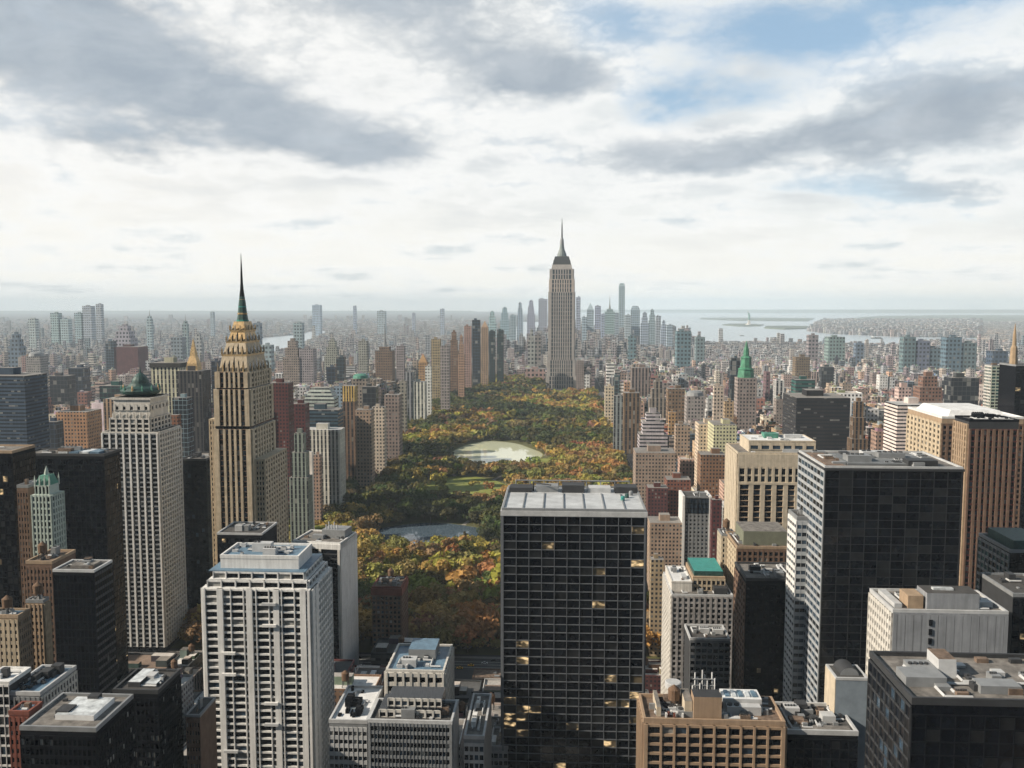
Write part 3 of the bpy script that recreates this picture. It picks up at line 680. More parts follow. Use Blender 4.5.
b = Bld('apartment_block', 'narrow sunlit tan block standing left of the brown block with green-grey huts', 'apartment building', 722, 736, 536, 560, xs=718, vis=570)
b.body(CREAM); b.fac('F', b.h, 4, 25, CREAM, GS_RES, 3.5, .5, .4, .5); b.fac('L', b.h, 5, 25, CREAM, GS_RES, 3.5, .5, .4, .5); b.roof(units=2, tank=1, m=ROOFG); b.finish(20)
b = Bld('apartment_block', 'grey and white mixed block with a teal roof pavilion, right of the central black slab', 'apartment building', 672, 733, 596, 520, depth=45, vis=655)
r = b.R; b.body(GREY); nf = floors(b, b.h, 3.3)
b.fac('F', b.h, 11, nf, mat('mottled_grey', (.26, .25, .25), .8, .5, .1), GS_RES, 3.3, .4, .35, .6); b.fac('L', b.h, 8, nf, WSTONE, GS_RES, 3.3, .4, .4, .6); b.roof(m=ROOFG, pm=LGREY, units=9, tank=0)
q = (r[0] + b.w * .02, r[0] + b.w * .36, r[2] + 8, r[3] - 4); b.body(WSTONE, q, b.h, b.h + 6, 'penthouse_wall'); b.roof(q, b.h + 6, ROOFW, .6, WSTONE, 3)
q = (r[0] + b.w * .38, r[0] + b.w * .92, r[2] + 10, r[3] - 4); b.body(TAN, q, b.h, b.h + 9, 'penthouse_wall'); b.fac('F', b.h + 8, 7, 2, GOLDST, GS_OFFICE, 3.8, .3, .35, .5, rect=q)
b.block('roof_pavilion', (q[0] + 1, q[1] - 1, q[2] + 2, q[3]), b.h + 9, b.h + 12, DKCOP, TEAL); b.finish(60)
b = Bld('office_block', 'lower grey block with white roof slabs, in front of the teal-roofed building', 'office building', 690, 730, 640, 480, depth=22, vis=668)
b.body(DKGREY); b.fac('F', b.h, 7, 15, GREY, GS_OFFICE, 3.5, .2, .4, .5); b.roof(m=ROOFB, pm=LGREY, units=4); b.finish(20)
b = Bld('apartment_tower', 'narrow grey building with white side piers and blue glass top, right of the central slab', 'apartment tower', 683, 711, 498, 760, depth=24, vis=545)
r = b.R; b.body(GREY); b.P('facade_frame').box(r[0] - .5, r[0] + 1.6, r[2] - 1.6, r[3], 0, b.h + 2, WHITE); b.P('facade_frame').box(r[1] - 1.6, r[1] + .5, r[2] - 1.6, r[3], 0, b.h + 2, WHITE)
b.fac('F', b.h, 6, 3, BLACK, [(G_BLUE, 1)], 4.5, .1, .1, .8, rect=(r[0] + 1.7, r[1] - 1.7, r[2], r[3])); b.fac('F', b.h - 13.5, 6, 14, GREY, GS_OFFICE, 3.5, .5, .5, .5, rect=(r[0] + 1.7, r[1] - 1.7, r[2], r[3])); b.roof(m=ROOFB, units=2); b.finish(30)
# --- left foreground
b = Bld('office_block', 'wide black block with blue skylights, behind the small pale spired tower', 'office building', 22, 104, 455, 560, depth=20, vis=560)
r = b.R; b.body(BLACK); b.fac('F', b.h - 2, 16, 40, BLACK, [(G_BLK, 60), (G_DARK, 40)], 3.7, .1, .12, .3); b.fac('R', b.h - 2, 10, 40, BLACK, GS_BLACK, 3.7, .1, .12, .3); b.roof(m=ROOFG, pm=DKGREY, units=4)
for k in range(4): b.block('skylight', (r[0] + b.w * (.4 + .13 * k), r[0] + b.w * (.51 + .13 * k), r[2] + 4, r[3] - 4), b.h + .3, b.h + 1.8, BLUER if k % 2 else SKYL)
b.finish(40)
b = Bld('office_block', 'black block with a tan roof edge cut by the left edge of the picture', 'office building', -70, 12, 452, 500, depth=22, vis=560)
b.body(BLACK); b.fac('F', b.h - 2, 16, 40, BLACK, GS_BLACK, 3.7, .1, .12, .3); b.fac('R', b.h - 2, 10, 40, BLACK, GS_BLACK, 3.7, .1, .12, .3); b.roof(m=ROOFG, pm=TAN, units=2); b.finish(30)
PG = mat('pale_green_stone', (.36, .42, .38), .75, .2)
b = Bld('spired_tower', 'small pale green neo-gothic tower with pinnacles, in front of the wide black block', 'skyscraper', 31, 51, 495, 470, depth=12, vis=560)
r = b.R; b.body(PG); nf = 24
b.fac('F', b.h, 5, nf, PG, [(G_DARK, 60), (G_BLUE, 40)], 3.4, .45, .3, .6, corner=.6); b.fac('R', b.h, 5, nf, PG, GS_OFFICE, 3.4, .45, .3, .6, corner=.6)
q = (r[0] + 1.5, r[1] - 1.5, r[2] + 1.5, r[3] - 1.5); b.body(PG, q, b.h, b.h + 5); b.fac('F', b.h + 5, 4, 1, PG, [(G_DARK, 1)], 5, .4, .1, .5, rect=q)
b.P('crown').fru(q, (q[0] + 1.6, q[1] - 1.6, q[2] + 1.6, q[3] - 1.6), b.h + 5, b.h + 10, COPPER)
for i in range(4):
    for sgn in (0, 1):
        g = MB(); x = q[0] + i * (q[1] - q[0]) / 3; g.lathe([(.5, b.h + 4), (.45, b.h + 8), (.05, b.h + 10.5)], 4, x, q[2 + sgn], PG, pi / 4); g.build('pinnacle', b.root)
g = MB(); g.lathe([(1.2, b.h + 10), (1, b.h + 12), (.08, b.h + 15)], 8, 0, 0, PG); g.build('spire', b.root); b.finish(80)
b = Bld('apartment_tower', 'thin brown brick tower standing just left of the small pale spired tower', 'apartment tower', 17, 28, 487, 480, depth=14, vis=560)
b.body(BROWN); b.fac('F', b.h - 2, 4, 26, BROWN, GS_RES, 3.4, .45, .4, .4); b.roof(units=1, m=ROOFBR); b.finish(20)
b = Bld('apartment_block', 'brown brick block with a small roof tower, below the small pale spired tower', 'apartment building', 26, 52, 563, 445, depth=22, vis=620)
b.body(BROWN); b.fac('F', b.h - 2, 7, 26, BROWN, GS_RES, 3.4, .5, .45, .4); b.roof(units=2, m=ROOFBR, pm=TAN, tank=1); b.finish(40)
b = Bld('office_tower', 'plain black tower with a thin pale roof edge, left of the pale gridded tower', 'office tower', 53, 94, 571, 400, xs=112, vis=690)
r = b.R; b.body(BLACK); b.fac('F', b.h - 1.5, 10, 36, BLACK, [(G_BLK, 70), (G_DARK, 30)], 3.7, .15, .15, .3); b.fac('R', b.h - 1.5, 8, 36, BLACK, [(G_BLK, 40), (G_DARK, 55), (G_DIM, 3)], 3.7, .1, .35, .3, spm=DKGREY)
b.roof(m=ROOFB, pm=LGREY, units=3, par=.8); b.block('plant_room', (r[0] + 6, r[1] - 3, r[2] + 4, r[3] - 4), b.h, b.h + 1.6, ROOFG); b.finish(60)
b = Bld('apartment_block', 'tan brick block with sunlit orange front at the left edge', 'apartment building', -12, 18, 617, 400, xs=30, vis=670)
b.body(TAN); b.fac('F', b.h - 1, 6, 25, GOLDST, GS_RES, 3.4, .6, .5, .4); b.fac('R', b.h - 1, 6, 25, TAN, GS_RES, 3.4, .4, .4, .4); b.roof(m=BLUER, pm=TAN, units=3, tank=1); b.finish(60)  # front frame paler than the side, its sunlight put into the colour
b = Bld('apartment_block', 'tan block with balconies beside the orange-fronted block at the left edge', 'apartment building', 26, 43, 602, 420, xs=49, vis=655)
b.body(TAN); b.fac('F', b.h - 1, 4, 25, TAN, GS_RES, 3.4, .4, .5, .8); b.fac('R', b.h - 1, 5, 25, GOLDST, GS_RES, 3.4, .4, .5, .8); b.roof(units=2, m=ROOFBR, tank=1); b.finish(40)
b = Bld('apartment_block', 'long low grey-white block with a dark messy roof, set askew at the lower left', 'apartment building', 4, 40, 694, 330, xs=76, yaw=3.1, vis=700)
b.body(GREY); b.fac('F', b.h - 1, 7, 20, GREY, GS_RES, 3.3, .3, .4, .4); b.fac('R', b.h - 1, 12, 20, WSTONE, GS_RES, 3.3, .4, .35, .5); b.roof(m=BLUER, pm=LGREY, units=9, um=DKGREY); b.finish(60)
b = Bld('brick_building', 'small red brick building with a blue-grey roof at the lower left', 'building', 9, 29, 714, 300, xs=42, vis=735)
b.body(RED); b.fac('F', b.h - 1, 4, 10, RED, GS_RES, 3.3, .5, .5, .4); b.roof(m=BLUER, pm=RED, units=1); b.finish(20)
b = Bld('office_block', 'small white-walled building with a dark window cut by the left edge', 'building', -20, 9, 684, 330, depth=14, vis=700)
b.body(DKGREY); b.fac('F', b.h, 5, 10, WHITE, GS_OFFICE, 4, .1, .2, .4); b.roof(m=ROOFW, units=1, pm=WHITE); b.finish(10)
GW = [(G_BLK, 70), (G_DARK, 16), (G_BLIND, 14)]
b = Bld('office_block', 'black block with one big square white skylight on its roof, at the bottom left', 'office building', 20, 96, 729, 290, xs=133, vis=768)
r = b.R; b.body(BLACK); b.fac('F', b.h - 2, 16, 20, BLACK, GW, 3.4, .3, .4, .4); b.fac('R', b.h - 2, 14, 20, BLACK, GW, 3.4, .25, .4, .4); b.roof(m=ROOFG, pm=GREY, units=3, um=DKGREY)
b.block('skylight', (r[0] + b.w * .32, r[1] - b.w * .16, r[2] + b.d * .25, r[3] - b.d * .2), b.h + .3, b.h + 2.2, ROOFW, SKYL); b.finish(80)
b = Bld('office_block', 'black block with two white skylights, at the foot of the pale gridded tower', 'office building', 113, 158, 692, 330, xs=180, vis=768)
r = b.R; b.body(BLACK); b.fac('F', b.h - 2, 10, 20, BLACK, GW, 3.4, .3, .4, .4); b.fac('R', b.h - 2, 12, 20, BLACK, GW, 3.4, .25, .4, .4); b.roof(m=ROOFB, pm=DKGREY, units=2)
b.block('skylight', (r[0] + 4, r[0] + b.w * .5, r[2] + 4, r[3] - 3), b.h + .3, b.h + 2.4, DKGREY, SKYL); b.block('skylight', (r[0] + b.w * .56, r[1] - 3, r[2] + 5, r[3] - 6), b.h + .3, b.h + 1.4, DKGREY, SKYL); b.finish(80)
b = Bld('brick_building', 'low dark red building with a pale roof line, left of the white apartment tower', 'building', 186, 200, 716, 340, depth=16, vis=768)
b.body(BROWN); b.fac('F', b.h - 1, 5, 12, BROWN, GS_RES, 3.4, .5, .5, .4); b.roof(m=ROOFB, units=1, par=.6); b.finish(10)
b = Bld('office_tower', 'navy black box tower between the pale gridded tower and the gold-crowned tower', 'office tower', 181, 206, 460, 700, xs=222, vis=560)
b.body(BLACK); b.fac('F', b.h - 3, 8, 36, BLACK, [(G_BLK, 60), (G_BLUE, 5), (G_DARK, 35)], 3.7, .1, .15, .3); b.fac('R', b.h - 3, 8, 36, BLACK, [(G_DARK, 90), (G_BLUE, 5)], 3.7, .1, .15, .3); b.roof(m=ROOFG, pm=DKGREY, units=4, um=DKGREY); b.finish(40)
b = Bld('office_block', 'dark block with a white crenellated edge at the foot of the gold-crowned tower', 'office building', 217, 262, 534, 560, depth=30, vis=560)
b.body(BLACK); b.fac('F', b.h - 2, 10, 20, BLACK, GS_BLACK, 3.6, .2, .2, .3); b.roof(m=ROOFB, pm=LGREY, units=3, par=.9); b.finish(20)
b = Bld('brick_tower', 'reddish brown brick tower with a flat rust-coloured cap, at the near edge of the park', 'apartment tower', 372, 401, 588, 620, depth=26, vis=640)
r = b.R; b.body(BROWN); b.fac('F', b.h - 5, 7, 20, BROWN, GS_RES, 3.4, .4, .4, .5); b.fac('R', b.h - 5, 6, 20, BROWN, GS_RES, 3.4, .4, .4, .5); b.P('parapet').box(r[0] - .8, r[1] + .8, r[2] - .8, r[3] + .8, b.h - 5, b.h, RED); b.roof(m=ROOFBR, pm=RED, units=3, tank=1); b.finish(60)
b = Bld('office_block', 'white stepped office building with punched square windows and a blue roof terrace, bottom centre left', 'office building', 386, 444, 672, 372, depth=30, vis=700)
r = b.R; b.body(G_DARK); nf = floors(b, b.h, 4.2)
b.fac('F', b.h, 7, nf, WSTONE, GS_OFFICE, 4.2, .3, .42, .9, corner=.8); b.fac('R', b.h, 6, nf, WSTONE, GS_OFFICE, 4.2, .3, .42, .9, corner=.8); b.fac('L', b.h, 6, nf, WSTONE, GS_OFFICE, 4.2, .3, .42, .9, corner=.8)
b.roof(m=BLUER, pm=WSTONE, units=6, um=LGREY); b.block('plant_room', (r[0] + b.w * .3, r[1] - b.w * .22, r[2] + b.d * .45, r[3] - 3), b.h, b.h + 5, GREY, BLUER); b.finish(70)
b = Bld('office_block', 'broad grey block with dark ribbon windows and a terraced top, at the bottom centre left', 'office building', 368, 452, 722, 338, depth=19, vis=768)
r = b.R; b.body(G_DARK); nf = floors(b, b.h, 3.3)
b.fac('F', b.h, 22, nf, GREY, GS_OFFICE, 3.3, .1, .42, .6, corner=1); b.body(GREY, (r[1], r[1] + .5, r[2], r[3]), 0, b.h + 1); b.roof(m=ROOFB, pm=LGREY, units=5)
for k, (e, hh) in enumerate(((2.5, 3.4), (5.5, 3.4))):
    q = (r[0] + 1 + e, r[1] - 5, r[2] + 2 + e, r[3] - .5); b.body(G_DARK, q, b.h + 3.4 * k, b.h + 3.4 * (k + 1)); b.fac('F', b.h + 3.4 * (k + 1), 8, 1, WSTONE, GS_OFFICE, 3.4, .25, .35, .6, rect=q)
b.finish(100)
b = Bld('office_block', 'grey concrete block with white roof slabs, just right of the white apartment tower', 'office building', 329, 367, 722, 360, depth=34, vis=768)
b.body(GREY); b.fac('F', b.h - 2, 8, 15, LGREY, GS_OFFICE, 3.6, .15, .5, .5); b.roof(m=ROOFW, pm=LGREY, units=7, um=BLACK); b.finish(30)
b = Bld('office_block', 'small grey-roofed block right of the broad ribbon-windowed block', 'office building', 464, 484, 738, 350, depth=40, vis=768)
b.body(GREY); b.fac('F', b.h - 2, 4, 10, LGREY, GS_OFFICE, 3.6, .2, .4, .4); b.roof(m=ROOFG, pm=LGREY, units=3, um=WHITE); b.finish(10)
b = Bld('brick_building', 'low building with a rusty brown gravel roof beside the foot of the central slab', 'building', 472, 540, 680, 588, depth=18, vis=700)
b.body(BROWN); b.roof(m=ROOFBR, pm=BROWN, units=3, par=.8); b.finish(10)
b = Bld('office_block', 'tiny grey roof-cluttered building in the gap left of the central slab', 'building', 484, 508, 748, 400, depth=30, vis=768)
b.body(GREY); b.fac('F', b.h - 1, 5, 6, GREY, GS_OFFICE, 3.6, .2, .4, .4); b.roof(m=ROOFG, pm=GREY, units=4); b.finish(10)
# ------------------------------------------------------------------ city facade material driven by per-face attributes
def city_material():
    m, t, b = newmat('city_facade')
    g = t.add('ShaderNodeNewGeometry'); P = g.outputs['Position']; N = g.outputs['True Normal']
    ac = t.add('ShaderNodeAttribute', attribute_name='col'); aw = t.add('ShaderNodeAttribute', attribute_name='win')
    pf, sf, sc = t.sep(aw.outputs['Vector'])
    T = t.vm('CROSS_PRODUCT', N, (0, 0, 1))
    u = t.m('DIVIDE', t.vm('DOT_PRODUCT', P, T, out=1), t.m('MULTIPLY', sc, 3.1))
    v = t.m('DIVIDE', t.sep(P)[2], t.m('MULTIPLY', sc, 3.5))
    fu, fv = t.m('FRACT', u), t.m('FRACT', v)
    mask = t.m('MULTIPLY', t.m('GREATER_THAN', fu, pf), t.m('GREATER_THAN', fv, sf))
    wn = t.add('ShaderNodeTexWhiteNoise', noise_dimensions='3D')
    t.put(wn.inputs[0], t.comb(t.m('FLOOR', u), t.m('FLOOR', v), t.m('FLOOR', t.m('MULTIPLY', t.sep(N)[0], 3.3))))
    r = wn.outputs[0]
    gl = t.mix(t.ramp(r, .82, 1.0), (.022, .026, .034), (.22, .22, .21))
    n = t.ramp(t.noise(P, .06, 5, .7), .25, .75, .68, 1.35, False)
    st_ = t.ramp(t.noise(t.vm('MULTIPLY', P, (1, 1, .08)), .5, 3), .3, .7, .8, 1.1, False)
    wc = t.vm('MULTIPLY', ac.outputs['Color'], t.comb(t.m('MULTIPLY', n, st_), t.m('MULTIPLY', n, st_), t.m('MULTIPLY', n, st_)))
    t.put(b.inputs['Base Color'], t.mix(mask, wc, gl))
    t.put(b.inputs['Roughness'], t.ramp(mask, 0, 1, .85, .22))
    b.inputs['Specular IOR Level'].default_value = .35
    return m
CITY = city_material()
def geo_mesh(name, V, Fq, C, Wn, m=None):
    """V (n,3), Fq (m,4) quads, C (m,3), Wn (m,3)"""
    me = bpy.data.meshes.new(name); V = np.asarray(V, np.float32); Fq = np.asarray(Fq, np.int32)
    me.vertices.add(len(V)); me.vertices.foreach_set('co', V.ravel())
    me.loops.add(Fq.size); me.loops.foreach_set('vertex_index', Fq.ravel())
    me.polygons.add(len(Fq)); k = Fq.shape[1]
    me.polygons.foreach_set('loop_start', np.arange(0, Fq.size, k, dtype=np.int32)); me.polygons.foreach_set('loop_total', np.full(len(Fq), k, np.int32))
    me.update(calc_edges=True)
    me.shade_flat()
    c4 = np.ones((len(Fq), 4), np.float32); c4[:, :3] = C
    a = me.attributes.new('col', 'FLOAT_COLOR', 'FACE'); a.data.foreach_set('color', c4.ravel())
    if Wn is not None:
        a = me.attributes.new('win', 'FLOAT_VECTOR', 'FACE'); a.data.foreach_set('vector', np.asarray(Wn, np.float32).ravel())
    me.materials.append(m or CITY); return me
def boxes_mesh(name, B):
    """B rows: x0 x1 y0 y1 z0 z1 yaw cx cy | wall rgb | roof rgb | pf sf sc | taper"""
    B = np.asarray(B, np.float64).reshape(-1, 19); n = len(B)
    x0, x1, y0, y1, z0, z1, yaw, cx, cy = B[:, :9].T; tp = B[:, 18]
    mx, my = (x0 + x1) / 2, (y0 + y1) / 2
    xs = np.stack([x0, x1, x1, x0, mx + (x0 - mx) * tp, mx + (x1 - mx) * tp, mx + (x1 - mx) * tp, mx + (x0 - mx) * tp], 1)
    ys = np.stack([y0, y0, y1, y1, my + (y0 - my) * tp, my + (y0 - my) * tp, my + (y1 - my) * tp, my + (y1 - my) * tp], 1)
    zs = np.stack([z0] * 4 + [z1] * 4, 1)
    c, s_ = np.cos(yaw)[:, None], np.sin(yaw)[:, None]
    X = cx[:, None] + xs * c + ys * s_; Y = cy[:, None] - xs * s_ + ys * c
    V = np.stack([X, Y, zs], 2).reshape(-1, 3)
    q = np.array([[0, 1, 5, 4], [1, 2, 6, 5], [2, 3, 7, 6], [3, 0, 4, 7], [4, 5, 6, 7]])
    Fq = (np.arange(n)[:, None, None] * 8 + q[None]).reshape(-1, 4)
    C = np.repeat(B[:, 9:12], 5, 0); C[4::5] = B[:, 12:15]
    Wn = np.repeat(B[:, 15:18], 5, 0); Wn[4::5, 0] = 2.0
    return geo_mesh(name, V, Fq, C, Wn)
def row(r, z0, z1, yaw, c, wall, roof, win, tp=1.0): return [*r, z0, z1, yaw, *c, *wall, *roof, *win, tp]
HUE = {'tan': (.36, .26, .17), 'cream': (.55, .48, .38), 'white': (.66, .65, .62), 'grey': (.28, .28, .28), 'pale grey': (.42, .42, .42), 'brown': (.19, .12, .08),
       'red brick': (.22, .085, .055), 'dark red': (.10, .035, .035), 'black': (.02, .021, .024), 'blue glass': (.12, .19, .26), 'dark blue': (.045, .08, .12), 'teal glass': (.02, .085, .09),
       'orange brick': (.42, .23, .12), 'grey-brown': (.27, .225, .20), 'gold': (.60, .42, .14), 'pale blue': (.25, .33, .40), 'dark grey': (.06, .065, .07), 'pink brick': (.38, .26, .21), 'green': (.05, .28, .16)}
WINS = {'p': (.5, .5, 1.), 'r': (.02, .58, 1.), 'v': (.52, .06, 1.2), 'g': (.08, .1, 1.3), 'b': (.6, .6, 1.), 'n': (2., 2., 1.)}
NAMES = {'tower': 'high_rise', 'building': 'city_building'}
LABELQ = []          # (object, hint, px, zone) resolved to unique labels at the end
def attach(root, boxes, name):
    o = bpy.data.objects.new(name, boxes_mesh(name, boxes)); COL.objects.link(o); o.parent = root; return o
def mid(hint, hue, style, xl, xr, y, d, xs=None, depth=None, top='', vis=None, cat='tower', zone=None, roofc=None, protect=True):
    A = ap(xl, y, d); Bp = ap(xr, y, d); wd = (Bp.x - A.x); h = A.z
    if depth is None: depth = wd * .9 if xs is None else abs(xs - (xl if xs < xl else xr)) * d / F * 3
    depth = min(depth, 60 + d * .004)
    v = (sin(YAW), cos(YAW)); c = ((A.x + Bp.x) / 2 + v[0] * depth / 2, d + depth / 2)
    root = bpy.data.objects.new(NAMES[cat], None); COL.objects.link(root); root.location = (c[0], c[1], 0); root.rotation_euler = (0, 0, -YAW)
    tag(root, None, 'high-rise tower' if cat == 'tower' else 'building')
    R = (-wd / 2, wd / 2, -depth / 2, depth / 2); col = HUE[hue]; rc = roofc or ((.2, .19, .18) if hue not in ('white',) else (.4, .4, .4))
    if d > 3000: f = min(.75, (d - 2500) / 3500); col = tuple(a * (1 - f) + b_ * f for a, b_ in zip(col, (.42, .50, .58)))  # far walls blended to pale blue: haze put into the colour
    k = random.Random(int(xl * 31 + y)); col = tuple(c_ * k.uniform(.9, 1.1) for c_ in col)
    wst = WINS[style] if d < 3000 or style == 'n' else (.45, .5, 2.2)
    if d > 850 and style != 'n': wst = (wst[0], wst[1], wst[2] * min(2.0, d / 850))
    def bx(r, z0, z1, name, cc=col, ww=wst, tp=1.0, roofcol=rc):
        a = boxes_mesh(name, [row(r, z0, z1, 0, (0, 0), cc, roofcol, ww, tp)]); o = bpy.data.objects.new(name, a); COL.objects.link(o); o.parent = root; return o
    sh = lambda e, q=R: (q[0] + wd * e, q[1] - wd * e, q[2] + depth * e, q[3] - depth * e)
    if top == 'step':
        bx(R, 0, h * .72, 'wall'); bx(sh(.12), h * .72, h * .88, 'upper_wall'); bx(sh(.25), h * .88, h, 'upper_wall')
    elif top == 'pyr':
        hh = wd * .9; bx(R, 0, h - hh, 'wall'); bx(sh(.06), h - hh, h, 'roof', HUE['gold'] if 'gold' in hint else HUE['green'] if 'green' in hint else col, WINS['n'], .05)
    elif top == 'trap':
        bx(R, 0, h - depth * .4 - 6, 'wall'); bx(R, h - depth * .4 - 6, h, 'upper_wall', tp=.62)
    elif top == 'spire':
        bx(R, 0, h * .93, 'wall'); bx(sh(.2), h * .93, h, 'upper_wall')
        g = MB(); g.lathe([(wd * .12, h), (wd * .05, h + wd * .5), (.3, h + wd * 1.4)], 6, 0, 0, GREY); g.build('spire', root)
    elif top == 'dome':
        bx(R, 0, h - wd * .3, 'wall'); g = MB(); q = wd * .5; g.lathe([(q, h - wd * .3), (q * .9, h - wd * .12), (q * .6, h - wd * .03), (.1, h)], 14, 0, 0, COPPER if 'green' in hint else GREY); g.build('dome', root)
    elif top == 'cap':
        bx(R, 0, h - 6, 'wall'); bx((R[0] - 1, R[1] + 1, R[2] - 1, R[3] + 1), h - 6, h, 'cornice', (.04, .04, .04), WINS['n'])
    elif top == 'goldtop':
        bx(R, 0, h - 22, 'wall', HUE['brown']); bx(R, h - 22, h, 'upper_wall', HUE['gold'], WINS['v'])
    else:
        bx(R, 0, h, 'wall')
    if top in ('', 'cap', 'step') and wd > 8:
        a, b2 = k.uniform(-.3, 0), k.uniform(-.3, 0)
        q = (wd * a, wd * (a + .32), depth * b2, depth * (b2 + .34)) if top != 'step' else (-wd * .12, wd * .12, -depth * .12, depth * .12)
        bx(q, h, h + min(7, 2 + wd * .12), 'bulkhead', tuple(.8 * c_ for c_ in col), WINS['n'])
    if protect: PROTECT.append((min(xl, xs or xl), max(xr, xs or xr), y, vis or (y + 22), d))
    FOOT.append((c[0], c[1], wd / 2 + 3, depth / 2 + 3, YAW))
    LABELQ.append((root, hint, (xl + xr) / 2, zone, y)); return root
M = mid
# --- left: near and middle distance
M('curved-looking glass block with white floor bands', 'dark blue', 'r', -30, 25, 376, 900, depth=40, vis=448, cat='building')
M('slim white apartment tower', 'white', 'p', 26, 37, 384, 1150, vis=440)
M('orange brick apartment block', 'orange brick', 'p', 55, 87, 412, 1150, vis=445, cat='building')
M('squat blue glass block', 'dark blue', 'g', 41, 56, 422, 1100, vis=440, cat='building')
M('square dark grey office block', 'dark grey', 'g', 49, 67, 376, 1900, vis=397, cat='building')
M('blue box-topped block', 'dark blue', 'g', 68, 83, 368, 2000, vis=376, cat='building')
M('long low teal block', 'teal glass', 'g', 99, 124, 386, 1500, vis=399, cat='building')
M('bright white cube block', 'white', 'n', 91, 103, 403, 1300, vis=414, cat='building')
M('pale tan slab', 'tan', 'v', 103, 122, 399, 1250, vis=430, cat='building')
M('cream slab with a dark flat cap', 'cream', 'v', 150, 180, 363, 1150, vis=430, top='cap')
M('dark ribbed tower with a gold pyramid top', 'dark grey', 'v', 177, 202, 371, 980, vis=445)
M('pale blue glass block', 'pale blue', 'g', 172, 187, 398, 900, vis=430, cat='building')
M('small red brick block', 'red brick', 'p', 170, 178, 415, 860, vis=440, cat='building')
M('slim dark blue tower', 'dark blue', 'g', 211, 218, 361, 1400, vis=400)
M('dark purple-brown slab', 'dark red', 'n', 112, 138, 347, 2900, vis=365)
M('blue glass tower', 'blue glass', 'g', 105, 113, 341, 2900, vis=362)
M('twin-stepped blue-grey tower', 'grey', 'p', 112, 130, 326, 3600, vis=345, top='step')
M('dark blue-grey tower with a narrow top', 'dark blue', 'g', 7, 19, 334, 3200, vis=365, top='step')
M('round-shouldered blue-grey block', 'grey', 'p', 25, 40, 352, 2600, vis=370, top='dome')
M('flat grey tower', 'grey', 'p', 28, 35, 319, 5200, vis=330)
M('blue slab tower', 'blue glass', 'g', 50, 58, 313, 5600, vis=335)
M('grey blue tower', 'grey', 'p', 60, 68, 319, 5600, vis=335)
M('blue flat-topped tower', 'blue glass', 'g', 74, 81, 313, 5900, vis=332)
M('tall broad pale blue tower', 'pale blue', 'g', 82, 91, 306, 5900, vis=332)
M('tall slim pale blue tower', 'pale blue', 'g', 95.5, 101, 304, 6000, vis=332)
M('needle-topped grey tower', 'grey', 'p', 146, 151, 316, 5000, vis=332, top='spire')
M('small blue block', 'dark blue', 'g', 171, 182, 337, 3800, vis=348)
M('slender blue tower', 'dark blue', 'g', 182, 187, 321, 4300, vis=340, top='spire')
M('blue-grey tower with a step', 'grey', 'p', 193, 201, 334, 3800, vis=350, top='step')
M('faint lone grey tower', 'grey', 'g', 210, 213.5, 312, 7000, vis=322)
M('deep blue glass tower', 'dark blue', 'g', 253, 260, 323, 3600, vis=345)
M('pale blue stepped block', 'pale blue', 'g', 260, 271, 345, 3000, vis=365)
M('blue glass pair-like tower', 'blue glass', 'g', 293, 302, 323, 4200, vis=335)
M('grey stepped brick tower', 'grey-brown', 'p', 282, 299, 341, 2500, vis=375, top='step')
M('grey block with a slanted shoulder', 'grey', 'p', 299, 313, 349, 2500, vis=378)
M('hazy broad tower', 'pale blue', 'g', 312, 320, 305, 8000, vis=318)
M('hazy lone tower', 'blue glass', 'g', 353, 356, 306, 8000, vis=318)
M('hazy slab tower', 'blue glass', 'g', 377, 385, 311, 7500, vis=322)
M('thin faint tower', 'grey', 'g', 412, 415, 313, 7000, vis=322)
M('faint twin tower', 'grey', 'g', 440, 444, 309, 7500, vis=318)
M('grey twin-shouldered tower', 'grey', 'p', 324, 338, 341, 2700, vis=362, top='step')
M('dark blue block', 'dark blue', 'g', 326, 335, 367, 2000, vis=380, cat='building')
M('dark slate block', 'dark blue', 'g', 336, 344, 357, 2200, vis=378)
M('grey stone tower on a dark base', 'grey', 'p', 358, 367, 341, 2500, vis=368)
M('brown tower with a peaked roof', 'brown', 'p', 375, 392, 347, 2400, vis=372, top='spire')
M('grey slim tower', 'grey', 'p', 396, 404, 346, 2500, vis=375)
M('orange-topped tower', 'orange brick', 'p', 418, 427, 354, 2400, vis=385, top='pyr')
M('white cube-like apartment block', 'white', 'v', 412, 425, 382, 1900, vis=400, cat='building')
# --- along the park's left edge
M('dark red brick tower', 'dark red', 'p', 268, 288, 383, 1000, vis=445)
M('dark maroon tower', 'dark red', 'p', 288, 305, 404, 1050, vis=445)
M('grey art deco tower with stepped crown', 'grey', 'v', 288, 307, 434, 800, vis=480, top='step')
M('slim white slab', 'white', 'n', 307, 312, 452, 830, vis=480)
M('small brown block at the foot of the white slab', 'pink brick', 'p', 312, 320, 455, 1000, vis=470, cat='building')
M('white slab with fine vertical ribs', 'white', 'v', 303, 340, 430, 1080, xs=347, vis=465, cat='building')
M('glass block with sloping shoulders', 'pale grey', 'r', 304, 334, 388, 1300, xs=340, vis=410, top='trap', cat='building')
M('dark glass base block', 'dark blue', 'r', 303, 338, 410, 1180, depth=30, vis=430, cat='building')
M('blue-grey apartment slab', 'pale blue', 'p', 334, 344, 386, 1450, vis=400)
M('tower with a bright gold top', 'brown', 'v', 342, 355, 386, 1250, vis=440, top='goldtop')
M('broad block with a green domed roof', 'grey-brown', 'p', 351, 367, 374, 1500, vis=388, top='dome')
M('dark grey slab', 'dark grey', 'g', 362, 376, 387, 1450, vis=400)
M('pink-brown brick slab', 'pink brick', 'p', 355, 371, 410, 1210, vis=440)
M('cream apartment slab', 'cream', 'p', 372, 384, 407, 1300, vis=435)
